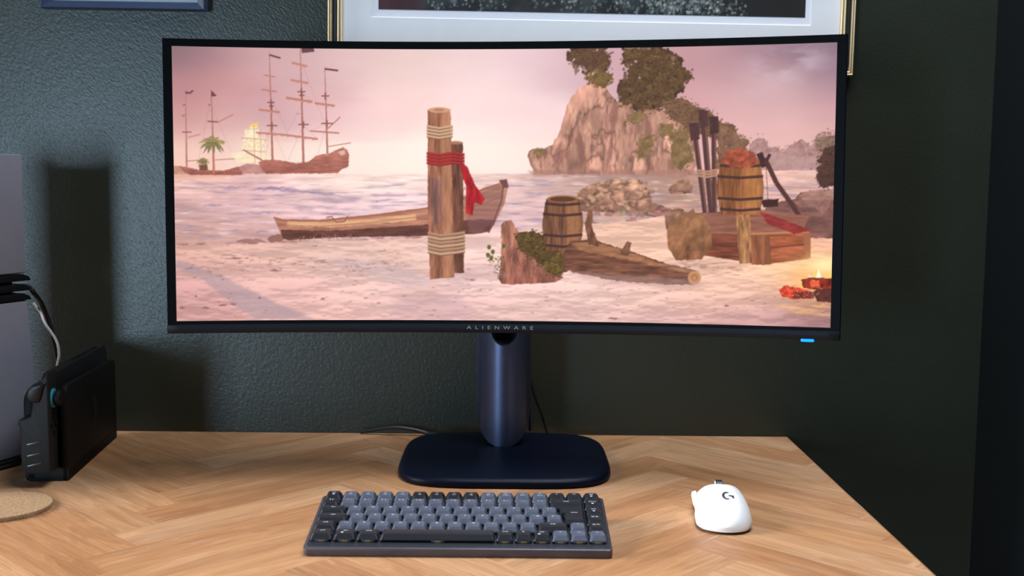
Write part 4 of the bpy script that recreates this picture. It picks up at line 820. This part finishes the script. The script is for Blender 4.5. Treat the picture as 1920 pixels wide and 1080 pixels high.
# ---------------------------------------------------------------- handheld console in its dock
m_hh = mat('charcoal_console_plastic', (.007, .007, .008, 1), .55, spec=.3, var=.06, bump=.08, bscale=2500); m_dk = mat('black_dock_plastic', (.0035, .0035, .0037, 1), .6, spec=.2, var=.05, bump=.08, bscale=2500)
def build_dock():
    # +x is the broad face towards the room, -y end faces the camera
    yaw = .088; root = thing('docking_station', 'black docking station holding the handheld console, on the desk', 'dock', T((-.5432, 1.3856, 0)) @ R3(yaw, 4, 'Z')); Lr = .238
    def plate(x0, x1, h, drop):
        pts = [(0, 0), (Lr, 0), (Lr, h-drop-.006), (Lr-.006, h-drop), (.012, h), (.003, h-.004), (0, h-.012)]; return prism(pts, x0, x1, 'x')
    obj('front_plate', plate(-.008, 0, .120, .004), m_dk, root, bevel=.0018)
    obj('rear_plate', plate(-.0525, -.037, .112, .0), m_dk, root, bevel=.004)
    obj('plinth', prism([(-.0525+.006, 0), (0, 0), (0, .017), (-.0525, .017), (-.0525, .006)], .0, Lr, 'y'), m_hh, root, bevel=.0015)
    em = mat('embossed_black', (.010, .010, .011, 1), .25)
    hx = .0004; cy, cz = .118, .068                             # faint embossed emblem: two upright pills
    def pill(y0, hollow):
        o = [(y+y0, z+cz) for y, z in rrect(.0150, .034, .0072, 6)]; i = [(y+y0, z+cz) for y, z in rrect(.0095, .0285, .0046, 6)]
        if not hollow: return prism(o, 0, hx, 'x')
        V = [(hx, a, b) for a, b in o]+[(hx, a, b) for a, b in i]; n = len(o); return V, [(k, (k+1) % n, n+(k+1) % n, n+k) for k in range(n)]
    obj('emblem', join(pill(cy-.0085, True), pill(cy+.0085, False)), em, root)
    c = thing('handheld_console', 'dark handheld game console with a blue-ringed stick, standing in the dock', 'game console', T((-.5432, 1.3856, .0175)) @ R3(yaw, 4, 'Z'))
    obj('body', prism([(.004, 0), (.262, 0), (.262, .105), (.252, .117), (.014, .117), (.004, .108)], -.0315, -.0175, 'x'), m_hh, c, bevel=.002)
    out = [(-.5550, .1420), (-.5578, .1370), (-.5633, .1313), (-.5700, .1290), (-.5768, .1235), (-.5792, .1160), (-.5780, .1090), (-.5732, .1049), (-.5745, .0960), (-.5765, .0880), (-.5820, .0865), (-.5900, .0850), (-.5910, .0800), (-.5885, .0740), (-.5885, .0580), (-.5890, .0420), (-.5868, .0250), (-.5815, .0185), (-.5740, .0178), (-.5610, .0178), (-.5545, .0178), (-.5545, .0400), (-.5545, .1350)]
    rot = R3(-yaw, 4, 'Z')
    ctrl = prism([(x+.5432, z-.0175) for x, z in out], -.034, -.001, 'y')
    obj('controller', ctrl, m_hh, c, bevel=.0030, segs=3, angle=50)
    obj('shoulder_trigger', prism([(-.0120, .1135), (-.0200, .1130), (-.0280, .1110), (-.0350, .1050), (-.0368, .0975), (-.0352, .0920), (-.0310, .0890), (-.0220, .0880), (-.0190, .0960), (-.0165, .1060)], -.0385, -.004, 'y'), mat('satin_black_trigger', (.006, .0065, .008, 1), .4, spec=.3), c, bevel=.0035, segs=3, angle=40)
    for z in (.0385, .0245, .0120):
        obj('grip_slot', move(prism(rrect(.0180, .0030, .0014, 4), -.0008, .0008, 'y'), T((-.0295, -.0342, z)) @ R3(.22, 4, 'Y').inverted()), mat('slot_shine_%d' % int(z*1e4), (.02, .02, .022, 1), .25), c, bevel=.0004)
    cyl_x = lambda r, a, b: [ (p[2], p[0], p[1]) for p in cyl(r, a, b)[0]]
    obj('stick_ring', move((cyl_x(.0118, 0, .0015), cyl(1, 0, 1)[1]), T((-.0115, -.015, .0905))), mat('blue_ring_plastic', (.03, .30, .42, 1), .4, var=.03), c, smooth=True)['label'] = 'blue ring'
    st = move((cyl_x(.0095, -.0040, .0030), cyl(1, 0, 1)[1]), T((-.0046, -.015, .0905)))
    obj('control_stick', join(st, move((cyl_x(.005, -.007, -.003), cyl(1, 0, 1)[1]), T((-.0046, -.015, .0905)))), m_dk, c, bevel=.001, angle=60)
    for y, z in ((-.015, .0680), (-.015, .0500), (-.023, .0590), (-.007, .0590)):
        obj('round_button', move((cyl_x(.0036, 0, .0022), cyl(1, 0, 1)[1]), T((-.0118, y-.001, z))), m_dk, c, smooth=True)
    for k in range(7): obj('vent', box(-.0275, -.0215, .105+k*.014, .113+k*.014, .1166, .1180), m_dk, c)
    obj('release_button', box(-.028, -.021, .20, .225, .1166, .1190), m_dk, c, bevel=.0008)
build_dock()

# ---------------------------------------------------------------- tall white console with black fins, and its leads
TW = T((-.6335, 1.493, 0)) @ R3(math.radians(67), 4, 'Z')      # rear right edge of the tower; local x runs front to rear, local -y is the plate we see
def build_tower():
    root = thing('game_console_tower', 'tall white game console with black fins, standing upright at the left edge', 'game console', TW)
    m_p = mat('white_console_plate', (.235, .235, .29, 1), .42, var=.02); Y0, Y1 = 0, .100; k_ = 1.2
    edge = [(z, (x+.633)*k_) for z, x in [(.4055, -.6345), (.402, -.6322), (.33, -.6335), (.256, -.6325), (.215, -.6325), (.16, -.6275), (.12, -.6250), (.09, -.6250), (.05, -.6265), (.02, -.6325), (.0085, -.6400)]]
    left = [(.0085, -.196), (.03, -.208), (.09, -.214), (.215, -.211), (.33, -.209), (.4055, -.206)]
    def half(zlo, zhi):
        e = [q for q in edge if zlo <= q[0] <= zhi]; f = lambda T_, z: float(np.interp(z, [a for a, b in sorted(T_)], [b for a, b in sorted(T_)]))
        zs = sorted(set([zlo, zhi]+[q[0] for q in e])); return [(f(edge, z), z) for z in zs]+[(f(left, z), z) for z in zs[::-1]]
    for nm, zl, zh in (('upper_plate', .2500, .4055), ('lower_plate', .0085, .2140)):
        for ya, yb in ((Y0, Y0+.013), (Y1-.013, Y1)): obj(nm, prism(half(zl, zh), ya, yb, 'y'), m_p, root, bevel=.0022, segs=3)
    m_b = mat('black_console_core', (.006, .006, .008, 1), .3)
    obj('core', prism([(-.19, .010), (-.016, .010), (-.010, .03), (-.010, .398), (-.19, .398)], Y0+.0125, Y1-.0125, 'y'), m_b, root, bevel=.003)
    for z in (.2400, .2270, .2145):
        obj('fin', prism([(-.209, z), (.0075, z), (.004, z+.0055), (-.006, z+.0092), (-.209, z+.0096)], Y0-.0012, Y1+.001, 'y'), m_b, root, bevel=.0012)
    obj('stand', prism([(-.20, Y0-.010), (-.03, Y0-.010), (-.012, Y0+.004), (-.012, Y1), (-.20, Y1)], 0, .0085, 'z'), m_b, root, bevel=.002)
build_tower()
m_lead = mat('white_lead', (.50, .47, .50, 1), .45)
pm = TW @ T((.0005, .030, .2290)); P0 = pm.translation; PD = (pm.to_3x3() @ Vector((1, 0, 0)))
tag(obj('plug', cyl(.0048, 0, .017, 20), mat('white_plug', (.5, .46, .48, 1), .4), None, pm @ R3(math.radians(90), 4, 'Y'), bevel=.0012), 'small white plug pushed into the back of the white console', 'plug')
q = P0+PD*.0175
cable('thick_console_cable', [q, q+PD*.010+Vector((.003, 0, -.001)), q+PD*.014+Vector((.009, -.003, -.010)), (-.652, 1.588, .195), (-.646, 1.603, .155), (-.640, 1.61, .10), (-.636, 1.615, .05), (-.636, 1.625, .0055), (-.62, 1.645, .0040)], .0033, m_cable, 'thick black cable dropping from the plug on the white console')
cable('thin_console_lead', [(-.664, 1.585, .200), (-.653, 1.583, .186), (-.644, 1.575, .172), (-.6290, 1.573, .150), (-.6240, 1.570, .130), (-.6270, 1.568, .110), (-.630, 1.567, .075), (-.634, 1.565, .03), (-.650, 1.560, .0022)], .0017, m_lead, 'thin white lead curving down behind the black docking station')
cable('floor_lead', [(-.72, 1.36, .003), (-.690, 1.385, .0030), (-.668, 1.410, .0030), (-.648, 1.435, .0030), (-.637, 1.462, .003)], .0028, m_cable, 'black cable lying on the desk beside the foot of the white console')

# ---------------------------------------------------------------- framed pictures on the wall
def ring_vf(x0, x1, z0, z1, prof):
    """mitred frame: prof = (inset, distance from the wall)"""
    return loft([[(x0+i, -d, z0+i), (x1-i, -d, z0+i), (x1-i, -d, z1-i), (x0+i, -d, z1-i)] for i, d in prof], caps=False)
def bead(i0, i1, d0, dm, n=6): return [(i0+(i1-i0)*(.5-.5*math.cos(math.pi*k/n)), d0+(dm-d0)*math.sin(math.pi*k/n)) for k in range(n+1)]
def paint_print():
    c = Canvas(700, -420, 1512, 44, 1); c.a[:] = (14, 16, 20)
    c.poly([(700, -60), (790, -70), (800, 60), (700, 60)], (70, 34, 40), soft=8, tex=.2, tx=30, ty=30); c.poly([(790, -100), (960, -90), (940, 60), (800, 60)], (26, 28, 30), soft=6, tex=.4, tx=12, ty=12)
    c.poly([(950, -200), (1130, -200), (1130, 60), (955, 60)], (34, 36, 36), soft=10, tex=.4, tx=14, ty=12); c.poly([(1300, -300), (1520, -300), (1520, 60), (1330, 60)], (26, 24, 24), soft=8, tex=.25, tx=30, ty=20)
    c.poly([(700, -420), (1520, -420), (1520, -180), (700, -160)], (36, 44, 56), soft=20, tex=.4, tx=60, ty=40)
    rg = np.random.default_rng(3)
    for i in range(60):
        x = rg.uniform(790, 1360); c.glow(x, rg.normal(14, 12), rg.uniform(8, 24), rg.uniform(4, 9), (58, 66, 66), .6)
    for i in range(1500):
        x = rg.uniform(800, 1400) if i % 3 else rg.uniform(1210, 1350); y = rg.uniform(-40, 40) if x < 1000 else rg.normal(14+(x-1000)*.03, 12)
        if 950 < x < 990: continue
        cc = [(150, 158, 156), (96, 108, 110), (62, 74, 74), (190, 190, 180)][rg.integers(4)]; c.disc(x, y, rg.uniform(1.2, 4.4), rg.uniform(1, 3.4), cc, rg.uniform(.4, .95), .6)
    for x, y in ((845, 10), (848, 22), (826, 16)): c.disc(x, y, 9, 8, (130, 146, 160), .7, .7)
    c.glow(918, 6, 10, 14, (190, 160, 110), .7); c.line((1070, -100), (1066, 34), 1.2, (120, 118, 104), .7)
    return c
def build_gold():
    root = thing('gold_framed_picture', 'large picture in a ribbed gold frame hanging behind the top of the monitor', 'picture', T((.1172, WALL, .5352)) @ R3(.009, 4, 'Y'))
    x0, x1, z0, z1 = -.3778, .3778, 0, .62
    m_gold = mat('brushed_gold', (.74, .60, .38, 1), .42, metal=.7, var=.08, scale=200, stretch=(1, 1, 4)); m_ch = mat('dark_channel', (.035, .035, .032, 1), .4)
    obj('outer_moulding', ring_vf(x0, x1, z0, z1, [(0, 0), (0, .012)]+bead(0, .0032, .013, .0165)+bead(.0032, .0064, .013, .0160)), m_gold, root, smooth=True)
    obj('channel', ring_vf(x0, x1, z0, z1, [(.0062, .0138), (.0075, .0095), (.0125, .0095), (.0140, .0125)]), m_ch, root)
    obj('inner_moulding', ring_vf(x0, x1, z0, z1, bead(.0136, .0172, .0125, .0165)+bead(.0172, .0205, .0120, .0145)+[(.0205, .006)]), m_gold, root, smooth=True)
    m_mat = mat('white_mount_board', (.88, .87, .90, 1), .8, var=.015)
    px0, px1, pz = -.1905-.1172+.0015, .4266-.1172-.002, .0820
    ax0, ax1, az = px0-.010, px1+.0085, pz-.0115
    V, F = [], []
    for r in ((x0+.018, x1-.018, .018, z1-.018), (ax0, ax1, az, z1-.08)):
        V += [(r[0], -.0078, r[2]), (r[1], -.0078, r[2]), (r[1], -.0078, r[3]), (r[0], -.0078, r[3])]
    V += [(a+dx, -.0062, b+dz) for (a, b, dx, dz) in ((ax0, az, .0012, .0012), (ax1, az, -.0012, .0012), (ax1, z1-.08, -.0012, -.0012), (ax0, z1-.08, .0012, -.0012))]
    F = [(k, (k+1) % 4, 4+(k+1) % 4, 4+k) for k in range(4)]+[(4+k, 4+(k+1) % 4, 8+(k+1) % 4, 8+k) for k in range(4)]
    obj('mount_board', (V, F), m_mat, root)
    obj('paper', ([(ax0, -.0060, az), (ax1, -.0060, az), (ax1, -.0060, z1-.08), (ax0, -.0060, z1-.08)], [(0, 1, 2, 3)]), mat('white_print_paper', (.88, .88, .96, 1), .8, var=.015), root)
    nu, nv = 640, 300; u = np.linspace(0, 1, nu)[None, :]; v = np.linspace(0, 1, nv)[:, None]; pos = np.stack([px0+(px1-px0)*u+0*v, -.0064+0*u+0*v, pz+(z1-.10-pz)*v+0*u], -1)
    lin = sample(paint_print(), 707+802*u+0*v, 38-(450)*v+0*u)
    m, t, p = nt('printed_picture'); at = t.nodes.new('ShaderNodeAttribute'); at.attribute_name = 'picture'; t.links.new(at.outputs['Color'], p.inputs['Base Color']); p.inputs['Roughness'].default_value = .6
    colour_mesh('art_print', nu, nv, pos, lin, root, m)
    obj('glass', ([(x0+.018, -.0105, .018), (x1-.018, -.0105, .018), (x1-.018, -.0105, z1-.018), (x0+.018, -.0105, z1-.018)], [(0, 1, 2, 3)]), m_glass, root)
build_gold()
def build_navy():
    root = thing('navy_framed_picture', 'small picture in a navy blue frame hanging at the upper left', 'picture', T((-.551, WALL, .6148)) @ R3(.006, 4, 'Y'))
    x0, x1, z0, z1 = -.1165, .1165, 0, .30
    obj('frame', ring_vf(x0, x1, z0, z1, [(0, 0), (0, .019), (.0012, .0205), (.0105, .0165), (.0118, .012), (.0118, .004)]), mat('navy_frame_paint', (.035, .055, .11, 1), .4, var=.06), root)
    obj('paper', ([(x0+.011, -.006, .011), (x1-.011, -.006, .011), (x1-.011, -.006, z1-.011), (x0+.011, -.006, z1-.011)], [(0, 1, 2, 3)]), mat('white_picture_paper', (.88, .88, .92, 1), .8, var=.02), root)
    obj('picture_area', ([(x0+.05, -.0063, .06), (x1-.05, -.0063, .06), (x1-.05, -.0063, z1-.05), (x0+.05, -.0063, z1-.05)], [(0, 1, 2, 3)]), mat('grey_print', (.2, .22, .25, 1), .7, var=.5, scale=30), root)
    obj('glass', ([(x0+.011, -.009, .011), (x1-.011, -.009, .011), (x1-.011, -.009, z1-.011), (x0+.011, -.009, z1-.011)], [(0, 1, 2, 3)]), m_glass, root)
build_navy()
